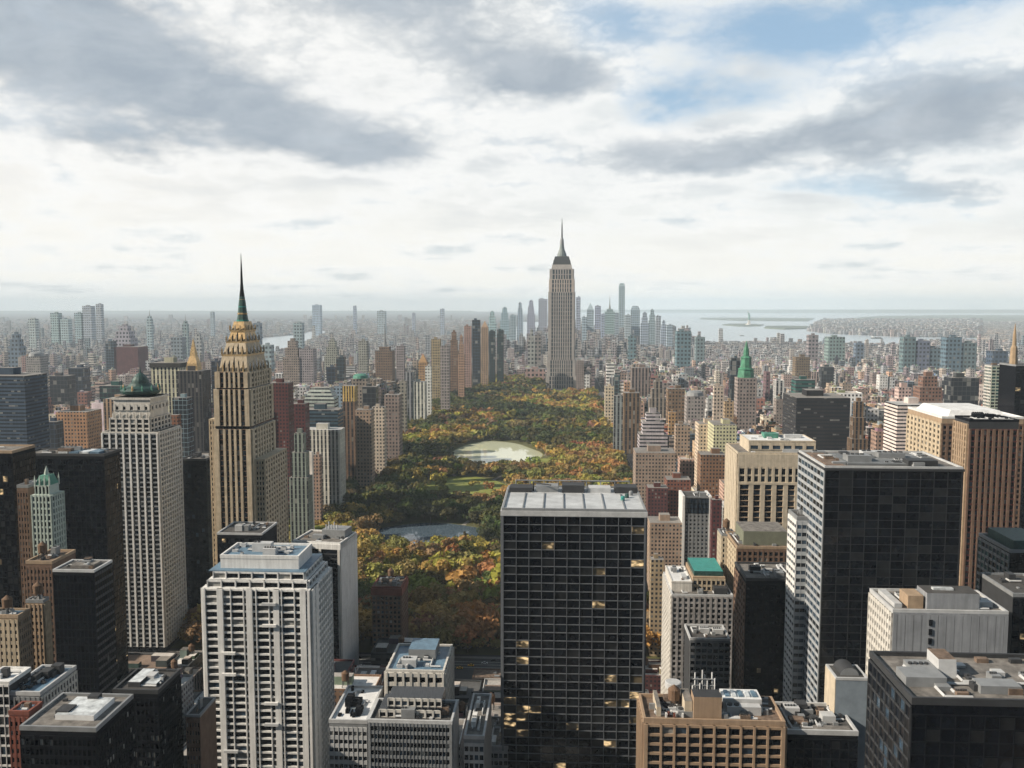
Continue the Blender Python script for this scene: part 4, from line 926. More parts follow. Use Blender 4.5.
M('grey-brown apartment block', 'grey-brown', 'p', 384, 399, 395, 1420, xs=405, vis=420, cat='building')
M('pink-topped apartment tower', 'pink brick', 'p', 363, 374, 396, 1500, vis=408)
M('tan apartment tower', 'tan', 'p', 431, 440, 339, 2300, vis=390)
M('grey apartment tower', 'grey', 'p', 440, 449, 346, 2050, vis=390)
M('brown setback tower', 'brown', 'p', 449, 458, 332, 2500, vis=385, top='step')
M('tan setback tower', 'tan', 'p', 458, 464, 336, 2400, vis=383, top='step')
M('pink-brown tower', 'pink brick', 'p', 464, 471, 326, 2600, vis=382)
M('tall dark blue tower', 'dark blue', 'g', 472, 480, 320, 2700, vis=376)
M('tan tower with a peaked top', 'tan', 'p', 481, 488, 321, 2750, vis=372, top='pyr')
M('narrow teal glass slab', 'teal glass', 'g', 489, 495, 331, 2800, vis=370)
M('dark teal glass slab', 'teal glass', 'g', 497, 503.5, 330, 2800, vis=370)
M('white apartment slab', 'white', 'p', 425, 431, 366, 2000, vis=395)
M('grey apartment slab', 'grey', 'v', 405, 412, 372, 1900, vis=400)
M('brown apartment slab', 'grey-brown', 'p', 399, 406, 381, 1700, vis=410)
M('grey-brown stone tower', 'grey-brown', 'p', 528, 535, 330, 3400, vis=365, top='step')
M('brown stone tower', 'brown', 'p', 535, 541, 335, 3400, vis=368)
M('low pink terrace block', 'pink brick', 'p', 525, 545, 369, 3000, vis=380, cat='building')
# --- downtown skyline
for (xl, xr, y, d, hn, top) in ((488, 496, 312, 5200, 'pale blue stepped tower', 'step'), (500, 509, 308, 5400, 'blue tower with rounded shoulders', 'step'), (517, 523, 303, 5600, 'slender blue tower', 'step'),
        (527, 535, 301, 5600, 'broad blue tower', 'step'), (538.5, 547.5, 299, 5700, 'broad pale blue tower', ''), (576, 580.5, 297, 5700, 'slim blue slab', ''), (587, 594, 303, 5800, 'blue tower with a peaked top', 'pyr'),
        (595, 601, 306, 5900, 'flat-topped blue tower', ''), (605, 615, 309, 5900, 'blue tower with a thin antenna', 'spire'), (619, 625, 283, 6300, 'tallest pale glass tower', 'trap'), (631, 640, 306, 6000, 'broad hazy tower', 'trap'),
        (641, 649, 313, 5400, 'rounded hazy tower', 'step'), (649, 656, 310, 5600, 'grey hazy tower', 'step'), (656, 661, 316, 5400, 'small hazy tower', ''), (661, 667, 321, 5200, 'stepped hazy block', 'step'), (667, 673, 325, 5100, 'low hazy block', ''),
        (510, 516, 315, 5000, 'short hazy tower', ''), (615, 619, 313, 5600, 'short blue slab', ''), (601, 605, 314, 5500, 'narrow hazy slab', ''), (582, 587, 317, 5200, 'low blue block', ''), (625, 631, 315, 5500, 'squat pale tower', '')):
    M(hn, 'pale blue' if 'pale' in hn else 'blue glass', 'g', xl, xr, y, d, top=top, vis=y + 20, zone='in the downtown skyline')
# --- right side
M('dark teal glass tower', 'teal glass', 'g', 628.5, 636, 336, 3600, vis=353)
M('teal glass slab', 'teal glass', 'g', 677, 691, 331, 3400, vis=360)
M('low dark blue block', 'dark blue', 'g', 696, 705, 337, 3700, vis=350, cat='building')
M('dark glass tower', 'dark blue', 'g', 731, 740, 358, 1700, vis=395)
M('brown tower with flat roof', 'brown', 'p', 809, 818.5, 335, 3600, vis=350)
M('teal glass block', 'teal glass', 'g', 829, 845, 337, 3900, vis=348, cat='building')
M('small dark tower', 'dark blue', 'g', 856, 864, 343, 3500, vis=355)
M('dark teal slab', 'teal glass', 'g', 904, 916, 337, 3300, vis=362)
M('blue tower cluster block', 'dark blue', 'g', 917, 930, 341, 3300, vis=360, cat='building')
M('low blue office block', 'dark blue', 'g', 930, 942, 348, 3300, vis=362, cat='building')
M('teal glass slab tower', 'teal glass', 'g', 947, 962, 337, 3200, vis=362)
M('dark blue slab', 'dark blue', 'g', 962, 977, 343, 3200, vis=362)
M('squat dark blue block', 'dark blue', 'g', 993, 1008, 351, 3000, vis=364, cat='building')
M('brown brick apartment tower', 'brown', 'p', 796, 810, 357, 2500, vis=375)
M('dark grey office block', 'dark grey', 'g', 822, 834, 367, 2300, vis=380, cat='building')
M('teal glass office block', 'teal glass', 'r', 796, 815, 380, 1700, vis=396, cat='building')
M('black glass office block with lit tan end', 'black', 'r', 797, 850, 398, 1050, xs=778, vis=440, cat='building')
M('brown brick tower with a ragged top', 'brown', 'v', 853, 869, 402, 1000, vis=446, top='step')
M('white ribbon-windowed block', 'white', 'r', 898, 930, 405, 900, xs=886, vis=445, cat='building')
M('cream stepped block', 'cream', 'p', 895, 920, 388, 1300, vis=405, top='step', cat='building')
M('brown terraced block', 'brown', 'p', 919, 947, 377, 1450, vis=400, top='step', cat='building')
M('dark brown box-topped block', 'dark grey', 'g', 952, 979, 378, 1350, xs=946, vis=405, cat='building')
M('cream apartment tower', 'cream', 'p', 714, 724, 386, 1250, xs=712, vis=425)
M('tan brick tower', 'tan', 'p', 725, 734, 401, 1150, vis=425)
M('narrow sunlit cream tower', 'cream', 'p', 605, 614, 386, 1900, vis=412)
M('blue-grey slab with white edges', 'grey', 'v', 614, 623, 396, 1500, vis=440)
M('brown brick slab', 'brown', 'v', 624, 640, 393, 1550, vis=430)
M('grey-brown slab', 'grey-brown', 'v', 632, 650, 368, 2000, vis=392)
M('brown corner tower', 'grey-brown', 'v', 650, 667, 382, 1700, vis=410, top='step')
M('dark brown slab', 'brown', 'p', 668, 685, 389, 1600, vis=420)
M('grey round-topped tower', 'grey', 'p', 687, 705, 391, 1500, vis=420, top='dome')
M('white and grey terraced block', 'pale grey', 'r', 640, 668, 414, 1250, vis=448, top='step', cat='building')
M('tan masonry block', 'grey-brown', 'p', 636, 676, 453, 1050, depth=40, vis=478, cat='building')
M('sunlit brick tower with a brown roof box', 'cream', 'p', 699, 721, 424, 1020, xs=691, vis=480)
M('brown masonry block', 'brown', 'p', 701, 726, 455, 900, vis=480, cat='building')
M('red brick block', 'red brick', 'p', 667, 691, 480, 900, vis=495, cat='building')
M('maroon brick block', 'dark red', 'p', 648, 668, 488, 880, vis=510, cat='building')
M('tan brick block with pale roof', 'pink brick', 'p', 650, 682, 523, 760, vis=540, cat='building')
M('low tan block', 'tan', 'p', 651, 664, 560, 640, vis=580, cat='building')
M('dark red brick block', 'dark red', 'p', 712, 722, 500, 720, vis=535, cat='building')
M('pink-brown brick slab tower', 'pink brick', 'p', 676, 690, 425, 1200, vis=455)
M('orange-brown brick tower', 'orange brick', 'p', 669, 676, 412, 1300, vis=430)
M('cream bulky block', 'cream', 'p', 714, 737, 425, 980, depth=40, vis=440, cat='building')
# green-spired tower
r0 = M('tan stone tower with a bright green spire roof', 'grey-brown', 'p', 738, 757, 378, 1400, vis=420)
h0 = ap(738, 378, 1400).z; wd = 19 * 1400 / F
g = MB(); g.lathe([(wd * .44, h0), (wd * .40, h0 + 12), (wd * .44, h0 + 13), (wd * .30, h0 + 16), (wd * .27, h0 + 30), (wd * .30, h0 + 31), (wd * .16, h0 + 35), (wd * .14, h0 + 44), (.4, h0 + 58)], 8, 0, 0, mat('bright_copper', (.05, .19, .115), .6, .6, .15), pi / 8); g.build('green_roof', r0)
# gold pyramid on the dark ribbed tower
ob = [q for q in LABELQ if 'gold pyramid' in q[1]][0][0]; h0 = ap(177, 371, 980).z
g = MB(); g.lathe([(9, h0), (8, h0 + 8), (4.5, h0 + 16), (4, h0 + 20), (.2, h0 + 36)], 4, 0, 0, GOLD, pi / 4); g.build('gold_pyramid', ob)
# ------------------------------------------------------------------ ground, water, park
def sheet(name, polys, z, m, kind='structure'):
    me = MB()
    for P_ in polys: me.quad([(x, y, z) for x, y in P_], m)
    return tag(me.build(name), kind=kind)
GROUND = mat('city_ground', (.055, .053, .052), .95, .35, .02)
sheet('ground', [[(42000 * cos(2 * pi * i / 64), 42000 * sin(2 * pi * i / 64)) for i in range(64)]], 0.0, GROUND)
def watermat(name, col, rough, bs):
    m, t, b = newmat(name); P = t.add('ShaderNodeNewGeometry').outputs['Position']
    t.put(b.inputs['Base Color'], col); b.inputs['Roughness'].default_value = rough; b.inputs['IOR'].default_value = 1.33; b.inputs['Specular IOR Level'].default_value = .6
    bp = t.add('ShaderNodeBump'); bp.inputs['Strength'].default_value = .5; bp.inputs['Distance'].default_value = bs
    t.l.new(t.noise(P, .05, 4), bp.inputs['Height']); t.l.new(bp.outputs[0], b.inputs['Normal']); return m
WAT = watermat('harbour_water', (.34, .40, .44), .25, .2); POND1 = watermat('pond_water_pale', (.55, .57, .42), .06, .1); POND2 = watermat('pond_water_dark', (.07, .10, .13), .08, .15)  # pale base colours of harbour and pale pond carry reflected sky
HARB = [gp(612, 333), gp(640, 340), gp(700, 343.5), gp(760, 343), gp(900, 346), gp(940, 341), gp(1010, 343), gp(1080, 336), gp(1150, 311.9), gp(500, 311.9), gp(575, 319)]
sheet('harbour_water', [[(p.x, p.y) for p in HARB]], 0.5, WAT)
RIV = [gp(505, 356), gp(531, 355), gp(530, 340), gp(560, 322), gp(520, 322), gp(508, 338)]
sheet('river', [[(p.x, p.y) for p in RIV]], 0.5, WAT)
RIV2 = [gp(248, 347), gp(268, 354), gp(298, 349), gp(312, 340), gp(330, 332), gp(318, 330), gp(296, 335), gp(262, 338)]
sheet('river', [[(p.x, p.y) for p in RIV2]], 0.6, WAT)
LB = mat('low_land', (.10, .12, .09), .95, .4, .003); LP = mat('sandy_land', (.32, .25, .20), .95, .3, .002)
def land(name, pts, h, m):
    P_ = [gp(*p) for p in pts]; cx = sum(p.x for p in P_) / len(P_); cy = sum(p.y for p in P_) / len(P_)
    g = MB(); a = [(p.x, p.y) for p in P_]; b_ = [(cx + (p.x - cx) * .97, cy + (p.y - cy) * .94) for p in P_]
    g.prism(a, 0, h, m, None, b_); return tag(g.build(name), kind='structure')
JERSEY = [(806, 331), (830, 334), (900, 337), (975, 338), (1000, 341), (1120, 334), (1120, 315), (950, 315), (880, 316), (825, 320)]
land('far_shore', JERSEY, 6, LB)
land('shore_flats', [(978, 342.5), (1010, 345), (1110, 341), (1110, 330), (990, 329), (975, 334)], 8, LP)
land('sand_spit', [(700, 319.5), (740, 321), (808, 321.5), (815, 318.5), (760, 318), (700, 318)], 10, LB)
land('island', [(764, 328.5), (785, 329.8), (808, 329), (808, 327), (780, 326.6), (766, 326.8)], 14, LB)
land('island', [(722, 325.2), (740, 326.8), (760, 326.4), (764, 325.2), (745, 324), (728, 324.2)], 10, LB)
land('far_hills', [(560, 312.4), (760, 313), (1200, 313.5), (1200, 312), (560, 312)], 110, LB); land('far_hills', [(-200, 312.8), (200, 313), (480, 312.6), (480, 312), (-200, 312)], 60, LB)
# statue on its island
p = gp(749, 325.6); st_root = bpy.data.objects.new('statue', None); COL.objects.link(st_root); st_root.location = (p.x, p.y, 8); tag(st_root, 'green robed statue with raised torch on a star-shaped island base in the harbour', 'statue')
g = MB(); g.lathe([(46, 0), (44, 16)], 10, 0, 0, WSTONE); g.lathe([(24, 16), (15, 66), (17, 70)], 4, 0, 0, WSTONE, pi / 4); g.build('pedestal', st_root)
g = MB(); g.lathe([(12, 70), (14, 78), (11, 105), (9, 120), (12, 132), (9, 140), (3.5, 144), (5, 148), (6, 154), (3, 160)], 12, 0, 0, COPPER)
g.lathe([(8.5, 154), (7, 158)], 7, 0, 0, COPPER); g.bar((-9, 0, 132), (-17, 0, 172), 3.2, COPPER); g.bar((8, 0, 130), (11, -6, 112), 3.4, COPPER); g.build('figure', st_root)
g = MB(); g.lathe([(2, 168), (5, 174), (3, 180), (.3, 188)], 8, -18, 0, GOLD); g.build('torch', st_root)
def boat(px, py, L, label, cat, nm):
    p = gp(px, py); o = bpy.data.objects.new(nm, None); COL.objects.link(o); o.location = (p.x, p.y, .5); tag(o, label, cat)
    g = MB(); w_ = L * .1; g.prism([(-L / 2, -w_), (L * .35, -w_), (L / 2, 0), (L * .35, w_), (-L / 2, w_)], 0, L * .07, DKGREY); g.build('hull', o)
    g = MB(); g.box(-L * .42, -L * .22, -w_ * .8, w_ * .8, L * .07, L * .2, WHITE); g.build('deckhouse', o); g = MB(); g.box(-L * .18, L * .3, -w_ * .7, w_ * .7, L * .07, L * .11, BROWN); g.build('cargo_hatch', o)
boat(877, 338.6, 95, 'dark cargo barge moored off the right-hand shore of the harbour', 'barge', 'barge')
boat(742, 336, 45, 'small dark boat on the bright water below the statue', 'boat', 'boat')
# park
PS0, PS1, PT0, PT1 = -388.0, 104.0, 640.0, 3120.0
PGR = mat('park_grass', (.085, .085, .028), .95, .5, .015)
notch = [(PS0, PT0), (PS1, PT0), (PS1, 2560), (-60, 2640), (-70, PT1), (PS0, PT1)]
sheet('park_ground', [[st(*q) for q in notch]], 0.4, PGR)
def blobpoly(cx, cy, rx, ry, sd, n=40):
    k = random.Random(sd); ph = [k.uniform(0, 6) for _ in range(4)]
    return [(cx + rx * cos(a) * (1 + .1 * sin(2 * a + ph[0]) + .08 * sin(3 * a + ph[1]) + .04 * sin(5 * a + ph[2])), cy + ry * sin(a) * (1 + .07 * sin(2 * a + ph[3]))) for a in [2 * pi * i / n for i in range(n)]]
PD1 = (gp(495, 451).x, 1552.0, 74, 132); PD2 = (gp(428, 535).x, 990.0, 66, 54)
sheet('pond', [blobpoly(*PD1, 3)], 0.9, POND1); sheet('pond', [blobpoly(*PD2, 8)], 0.9, POND2)
rim = mat('pond_bank', (.20, .19, .07), .95, .4, .05)
sheet('pond_bank', [blobpoly(PD1[0], PD1[1], 76, 134, 3)], 0.7, rim); sheet('pond_bank', [blobpoly(PD2[0], PD2[1], 67.5, 55.5, 8)], 0.7, rim)
LAWNS = [(gp(466, 490).x, 1235, 66, 105), (gp(545, 470).x, 1440, 30, 60), (gp(520, 425).x, 1950, 60, 60), (gp(400, 470).x, 1480, 26, 40), (gp(570, 405).x, 2350, 50, 60)]
LW = mat('lawn', (.19, .21, .045), .95, .3, .03)
sheet('lawn', [blobpoly(*q, 11 + i) for i, q in enumerate(LAWNS)], 0.75, LW)
# park paths and streets
PV = mat('path_paving', (.26, .24, .21), .95, .2, .1); ASP = mat('asphalt', (.05, .05, .052), .9, .25, .1); SW = mat('pavement', (.20, .19, .185), .95, .25, .2); MK = mat('road_paint', (.7, .7, .66), .8)
def strip(g, pts, w_, z, m):
    for (a, b_) in zip(pts[:-1], pts[1:]):
        ax, ay = a; bx_, by = b_; L = math.hypot(bx_ - ax, by - ay); nx, ny = -(by - ay) / L * w_ / 2, (bx_ - ax) / L * w_ / 2
        g.quad([(ax - nx, ay - ny, z), (bx_ - nx, by - ny, z), (bx_ + nx, by + ny, z), (ax + nx, ay + ny, z)], m)
g = MB()
for i in range(5):
    k = random.Random(i); s_ = PS0 + 60 + i * 90; pts = []
    for j in range(40): pts.append(st(s_ + 45 * sin(j * .5 + i * 2), PT0 + 10 + j * 60))
    strip(g, pts, 5, .6, PV)
tag(g.build('path'), kind='structure')
AVES = [-1400, -1160, -920, -760, -580, -405, PS1 + 16, 330, 550, 780, 1020, 1260, 1500]
g = MB(); k2 = MB(); k3 = MB()
for i, s_ in enumerate(AVES):
    strip(g, [st(s_, 40), st(s_, 3600)], 18, .30, ASP)
    for e in (-11, 11): strip(k2, [st(s_ + e, 40), st(s_ + e, 3600)], 4, .42, SW)
    for e in (-3.2, 3.2): strip(k3, [st(s_ + e, 60), st(s_ + e, 1500)], .25, .304, MK)
strip(g, [st(-620, 622), st(330, 622)], 20, .31, ASP); strip(k2, [st(-380, 635), st(90, 635)], 4, .43, SW)
for e in (-5, 0, 5): strip(k3, [st(-600, 622 + e), st(300, 622 + e)], .25, .316, MK)
tag(g.build('road'), kind='structure'); tag(k2.build('pavement'), kind='structure'); tag(k3.build('lane_marking'), kind='structure')
# ------------------------------------------------------------------ city filler
rnd = random.Random(12)
def inpoly(x, y, P_):
    c = False; n = len(P_)
    for i in range(n):
        x1, y1 = P_[i][0], P_[i][1]; x2, y2 = P_[i - 1][0], P_[i - 1][1]
        if (y1 > y) != (y2 > y) and x < (x2 - x1) * (y - y1) / (y2 - y1) + x1: c = not c
    return c
HP = [(p.x, p.y) for p in HARB]; RP = [(p.x, p.y) for p in RIV]; RP2 = [(p.x, p.y) for p in RIV2]; JP = [(gp(*q).x, gp(*q).y) for q in JERSEY]
def wet(x, y): return inpoly(x, y, RP) or inpoly(x, y, RP2) or (inpoly(x, y, HP) and not inpoly(x, y, JP))
def hits(x, y, r):
    for cx, cy, a, b_, yw in FOOT:
        dx_, dy_ = x - cx, y - cy
        if abs(dx_) > a + b_ + r or abs(dy_) > a + b_ + r: continue
        u = dx_ * cos(yw) - dy_ * sin(yw); v = dx_ * sin(yw) + dy_ * cos(yw)
        if abs(u) < a + r * .8 and abs(v) < b_ + r * .8: return True
    return False
PAL = [('tan', 14), ('brown', 12), ('red brick', 9), ('grey-brown', 14), ('pink brick', 11), ('cream', 10), ('white', 8), ('grey', 10), ('pale grey', 8), ('dark grey', 4), ('blue glass', 4), ('orange brick', 5), ('dark red', 4), ('teal glass', 1.2)]
PALT = sum(b_ for _, b_ in PAL)
def hue_():
    t = rnd.random() * PALT
    for a, b_ in PAL:
        t -= b_
        if t <= 0: return a
    return 'tan'
ROOFS = [(.12, .115, .11), (.22, .205, .19), (.36, .34, .32), (.50, .48, .46), (.20, .15, .12), (.08, .08, .08), (.62, .61, .60), (.45, .40, .36)]
GEN = []
SQ_ = gp(880, 428); FOOT.append((SQ_.x, SQ_.y, 34, 50, 0.0)); PROTECT.append((866, 894, 380, 424, SQ_.y - 60))
def gen(s_, t_, w_, dp, hgt):
    x, y = st(s_, t_)
    if y < 60: return
    if hits(x, y, max(w_, dp) / 2) or wet(x, y): return
    px0, _ = proj(x - w_ / 2, y, 0); px1, _ = proj(x + w_ / 2, y, 0)
    if px1 < -60 or px0 > 1084: return
    ylim = 322 if y < 4500 else 308
    for (a, b_, yt, yb, d) in PROTECT:
        if y < d and px1 > a - 1 and px0 < b_ + 1: ylim = max(ylim, yb + rnd.uniform(0, 7))
    if PS0 - 320 < s_ < PS0 and y < 1500 and y > 600: ylim = max(ylim, 385)
    if 625 < px0 < 930 and 2000 < y < 5900: ylim = max(ylim, 346 - 5 * (px0 > 800) + rnd.uniform(-3, 5))
    zl = CAMZ - (ylim - 306) / F * (y - dp / 2) * 1.01
    hgt = min(hgt, zl * rnd.uniform(.86, 1.0))
    if hgt < 6: return
    GEN.append((s_, t_, w_, dp, hgt, hue_() if y > 640 else rnd.choice(['grey', 'dark grey', 'brown', 'grey-brown', 'dark red', 'dark grey']), x, y, (px0 + px1) / 2, px1 - px0))
AV = sorted(AVES)
def nearave(s_, w_): return any(abs(s_ - a) < 13 + w_ / 2 for a in AV)
PROTECT.append((440, 503, 560, 656, 668))
t_ = 130.0; rowi = 0
while t_ < 3700:
    for half in (0, 1):
        tc_ = t_ + 14 + half * 29; s_ = -0.66 * tc_ - 120
        while s_ < 0.66 * tc_ + 120:
            w_ = rnd.choice([14, 18, 22, 26, 32, 40]) * (1.1 if t_ < 900 else 1 if t_ < 1700 else .7)
            sc_ = s_ + w_ / 2; s_ += w_ + rnd.choice([0.5, 0.5, 2, 6])
            if 606 < tc_ < 648: continue
            inpark = PS0 - 14 - w_ / 2 < sc_ < PS1 + 12 + w_ / 2 and PT0 - 8 < tc_ < PT1 + 20 and not (sc_ > -50 and tc_ > 2640 + 30)
            if inpark or nearave(sc_, w_): continue
            near = tc_ < 800
            e = rnd.random()
            if near: hgt = rnd.choice([14, 18, 22, 28, 34, 42]) * rnd.uniform(.8, 1.2)
            else:
                base = 24 + 26 * rnd.random()
                if e < .22: base = rnd.uniform(50, 85)
                if e < .06: base = rnd.uniform(85, 135)
                dl = abs(sc_ - PS0) if sc_ < 0 else abs(sc_ - PS1)
                if dl < 200 and tc_ < 3200: base = rnd.uniform(42, 100)
                if tc_ > 1500 and not (dl < 200 and tc_ < 3200): base *= .80 if (sc_ < 0 or tc_ < 2300) else .62
                if tc_ > 2700: base *= .8
                hgt = base
            gen(sc_, tc_, w_, 26 + rnd.uniform(-3, 2), hgt)
    t_ += 58 + 17; rowi += 1
# farther out, in coarser lots
t_ = 3700.0
while t_ < 15500:
    lot = 17 + (t_ - 3700) * .0032
    s_ = -0.66 * t_
    while s_ < 0.66 * t_:
        w_ = lot * rnd.uniform(.5, 1.15); sc_ = s_ + w_ / 2; s_ += w_ + lot * rnd.uniform(.1, .5)
        if rnd.random() < .12: continue
        e = rnd.random(); x, y = st(sc_, t_)
        base = rnd.uniform(7, 22)
        if e < .06: base = rnd.uniform(26, 50)
        if e < .005: base = rnd.uniform(60, 120)
        ps = 512 + F * x / y
        if 480 < ps < 700 and 4200 < t_ < 6500: base = rnd.uniform(40, 130) if e < .5 else rnd.uniform(20, 60)
        if inpoly(x, y, JP): base = rnd.uniform(15, 60) if ps < 980 else rnd.uniform(6, 14)
        gen(sc_, t_ + rnd.uniform(-8, 8), w_, lot * rnd.uniform(.6, .9), base)
    t_ += lot * 1.75
# rank by how large each shows; the largest ones are things of their own
def score(g_):
    vis = F * g_[4] / g_[7]; vis = min(vis, F * 18 / g_[7] + 6)
    if g_[8] < 0 or g_[8] > 1024: return 0
    _, yt = proj(g_[6], g_[7] - g_[3] / 2, g_[4])
    if yt > 765: return 0
    for (a, b_, y0, yb, d) in PROTECT:
        if g_[7] > d and a - 1 < g_[8] < b_ + 1 and y0 < yt < yb: return 0
    return g_[9] * vis
order = sorted(range(len(GEN)), key=lambda i: -score(GEN[i]))
SOLO = set(order[:165])
WINP = ['p', 'p', 'p', 'r', 'v', 'b', 'p']
mass_near = []; mass_far = []
def gbox(g_, k, origin):
    s_, t_, w_, dp, hgt, hue, x, y, _, _ = g_
    br = k.uniform(.8, 1.45); fb = min(.55, max(0, (y - 1400) / 4500)); col = tuple(min(.75, c_ * br * (1 - fb) + d_ * fb) for c_, d_ in zip(HUE[hue], (.36, .40, .46))); rc = k.choice(ROOFS); wn = list(WINS['g' if 'glass' in hue else k.choice(WINP)]); wn[2] *= k.uniform(.85, 1.25)  # walls blend to grey-blue with distance, haze painted into them
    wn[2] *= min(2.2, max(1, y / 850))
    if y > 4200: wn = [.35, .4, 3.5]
    c = (0, 0) if origin else (x, y); yw = 0 if origin else YAW
    R = (-w_ / 2, w_ / 2, -dp / 2, dp / 2); out = {}
    kind = k.random()
    if kind < .3 and hgt > 35 and w_ > 16:
        e = k.uniform(.1, .2); z = hgt * k.uniform(.6, .85)
        out['wall'] = [row(R, 0, z, yw, c, col, rc, wn)]; R2 = (R[0] * (1 - e * 2), R[1] * (1 - e), R[2] * (1 - e), R[3] * (1 - e))
        out['upper_wall'] = [row(R2, z, hgt, yw, c, col, rc, wn)]; shp = 'setback'
    else: out['wall'] = [row(R, 0, hgt, yw, c, col, rc, wn)]; R2 = R; shp = 'flat-roofed'
    bl = []
    if y < 4200:
        for _ in range(k.randint(1, 4 if y < 2000 else 2)):
            a = k.uniform(.12, .35) * w_; b_ = k.uniform(.15, .35) * dp; x0 = k.uniform(R2[0] + 1, max(R2[0] + 1.1, R2[1] - a - 1)); y0 = k.uniform(R2[2] + 1, max(R2[2] + 1.1, R2[3] - b_ - 1))
            bl.append(row((x0, x0 + a, y0, y0 + b_), hgt, hgt + k.uniform(2, 6), yw, c, tuple(c_ * k.uniform(.6, 1.2) for c_ in (col if k.random() < .5 else (.25, .24, .23))), k.choice(ROOFS), WINS['n']))
        if y < 2200:
            t2 = .5; p4 = hgt + 1.1
            for q in ((R2[0], R2[1], R2[2], R2[2] + t2), (R2[0], R2[1], R2[3] - t2, R2[3]), (R2[0], R2[0] + t2, R2[2] + t2, R2[3] - t2), (R2[1] - t2, R2[1], R2[2] + t2, R2[3] - t2)):
                out.setdefault('parapet', []).append(row(q, hgt, p4, yw, c, col, tuple(min(.6, c_ * 1.3) for c_ in col), WINS['n']))
    if bl: out['bulkhead'] = bl
    return out, shp, R2
for i in range(len(GEN)):
    g_ = GEN[i]; k = random.Random(i * 7 + 5)
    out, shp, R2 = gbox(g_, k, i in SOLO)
    if i in SOLO:
        h_ = g_[4]; nm = 'apartment_block' if h_ < 60 else 'high_rise'
        root = bpy.data.objects.new(nm, None); COL.objects.link(root); root.location = (g_[6], g_[7], 0); root.rotation_euler = (0, 0, -YAW)
        for a, rows in out.items():
            if a == 'bulkhead':
                for r_ in rows: attach(root, [r_], a)
            else: attach(root, rows, a)
        tk = g_[7] < 1700 and k.random() < .55
        if tk:
            q = MB(); x, y = k.uniform(R2[0] + 3, R2[1] - 3), k.uniform(R2[2] + 3, R2[3] - 3)
            q.lathe([(2.1, h_ + 4), (2.2, h_ + 8), (.1, h_ + 9.6)], 10, x, y, WOOD); tkk = q.build('water_tank', root)
            l_ = MB()
            for a in (-1, 1): l_.bar((x + a * 1.35, y - 1.35, h_ + 3.7), (x + a * 1.35, y + 1.35, h_ + 3.7), .12, DKGREY); l_.bar((x - 1.35, y + a * 1.35, h_ + 3.7), (x + 1.35, y + a * 1.35, h_ + 3.7), .12, DKGREY)
            for a in (-1, 1):
                for b_ in (-1, 1): l_.bar((x + a * 1.5, y + b_ * 1.5, h_), (x + a * 1.3, y + b_ * 1.3, h_ + 4), .15, DKGREY)
            l_.build('tank_stand', tkk)
        tag(root, None, 'apartment block' if h_ < 60 else 'high-rise')
        yt = proj(g_[6], g_[7], h_)[1]
        hh = 'low' if h_ < 30 else 'mid-height' if h_ < 60 else 'tall'
        LABELQ.append((root, f"{hh} {shp} {g_[5]} {'tower' if h_ >= 60 else 'block'}" + (' with water tank' if tk else ''), g_[8], None, yt))
    else:
        dst = mass_near if g_[7] < 3700 else mass_far
        for rows in out.values(): dst += rows
def mass(rows, name, label):
    o = bpy.data.objects.new(name, boxes_mesh(name, rows)); COL.objects.link(o); tag(o, label, 'city', None, 'stuff')
mass(mass_near, 'city_blocks', 'dense mass of small brick and stone buildings filling the streets around the park')
mass(mass_far, 'distant_city', 'hazy carpet of tiny buildings stretching to the horizon')
# unseen tall blocks added left of the frame to shade the lower foreground
side = []
k = random.Random(4)
for i in range(60):
    y = k.uniform(-200, 600); x = -0.62 * max(y, 0) - k.uniform(90, 420)
    hgt = k.uniform(120, 270) if y < 200 else k.uniform(60, 120); w_ = k.uniform(30, 55)
    side.append(row((-w_ / 2, w_ / 2, -20, 20), 0, hgt, YAW, (x, y), HUE[k.choice(['grey', 'dark grey', 'brown', 'tan'])], (.1, .1, .1), WINS['p']))
for i in range(60):  # unseen blocks added behind the camera for dark glass to reflect
    y = k.uniform(-700, -80); x = k.uniform(-700, 700); side.append(row((-20, 20, -20, 20), 0, k.uniform(50, 150), YAW, (x, y), HUE[k.choice(['grey', 'dark grey', 'brown', 'tan'])], (.1, .1, .1), WINS['p']))
for i in range(30):
    y = k.uniform(0, 600); x = 0.62 * max(y, 0) + k.uniform(70, 420); side.append(row((-20, 20, -20, 20), 0, k.uniform(50, 130), YAW, (x, y), HUE[k.choice(['grey', 'dark grey', 'brown', 'tan'])], (.1, .1, .1), WINS['p']))
mass(side, 'city_blocks', 'unseen blocks added around the picture, the left ones tall to shade the foreground')
print('generic', len(GEN), 'near rows', len(mass_near), 'far rows', len(mass_far))
# ------------------------------------------------------------------ trees
def leafmat(name, attr):
    m, t, b = newmat(name); P = t.add('ShaderNodeNewGeometry').outputs['Position']
    if attr: base = t.add('ShaderNodeAttribute', attribute_name='col').outputs['Color']
    else: base = t.add('ShaderNodeObjectInfo').outputs['Color']
    n = t.ramp(t.noise(P, .35, 3, .7), .3, .7, .65, 1.45, False)
    c = t.vm('MULTIPLY', base, t.comb(n, n, n)); t.put(b.inputs['Base Color'], c)
    b.inputs['Roughness'].default_value = .8; b.inputs['Specular IOR Level'].default_value = .15
    tr = t.add('ShaderNodeBsdfTranslucent'); t.put(tr.inputs[0], c)
    mx = t.add('ShaderNodeMixShader'); mx.inputs[0].default_value = .3
    t.l.new(b.outputs[0], mx.inputs[1]); t.l.new(tr.outputs[0], mx.inputs[2])
    o = [n_ for n_ in t.n if n_.type == 'OUTPUT_MATERIAL'][0]; t.l.new(mx.outputs[0], o.inputs[0]); return m
LEAF_O = leafmat('foliage', False); LEAF_M = leafmat('foliage_mass', True); BARK = mat('bark', (.09, .065, .045), .95, .3, 2.0)
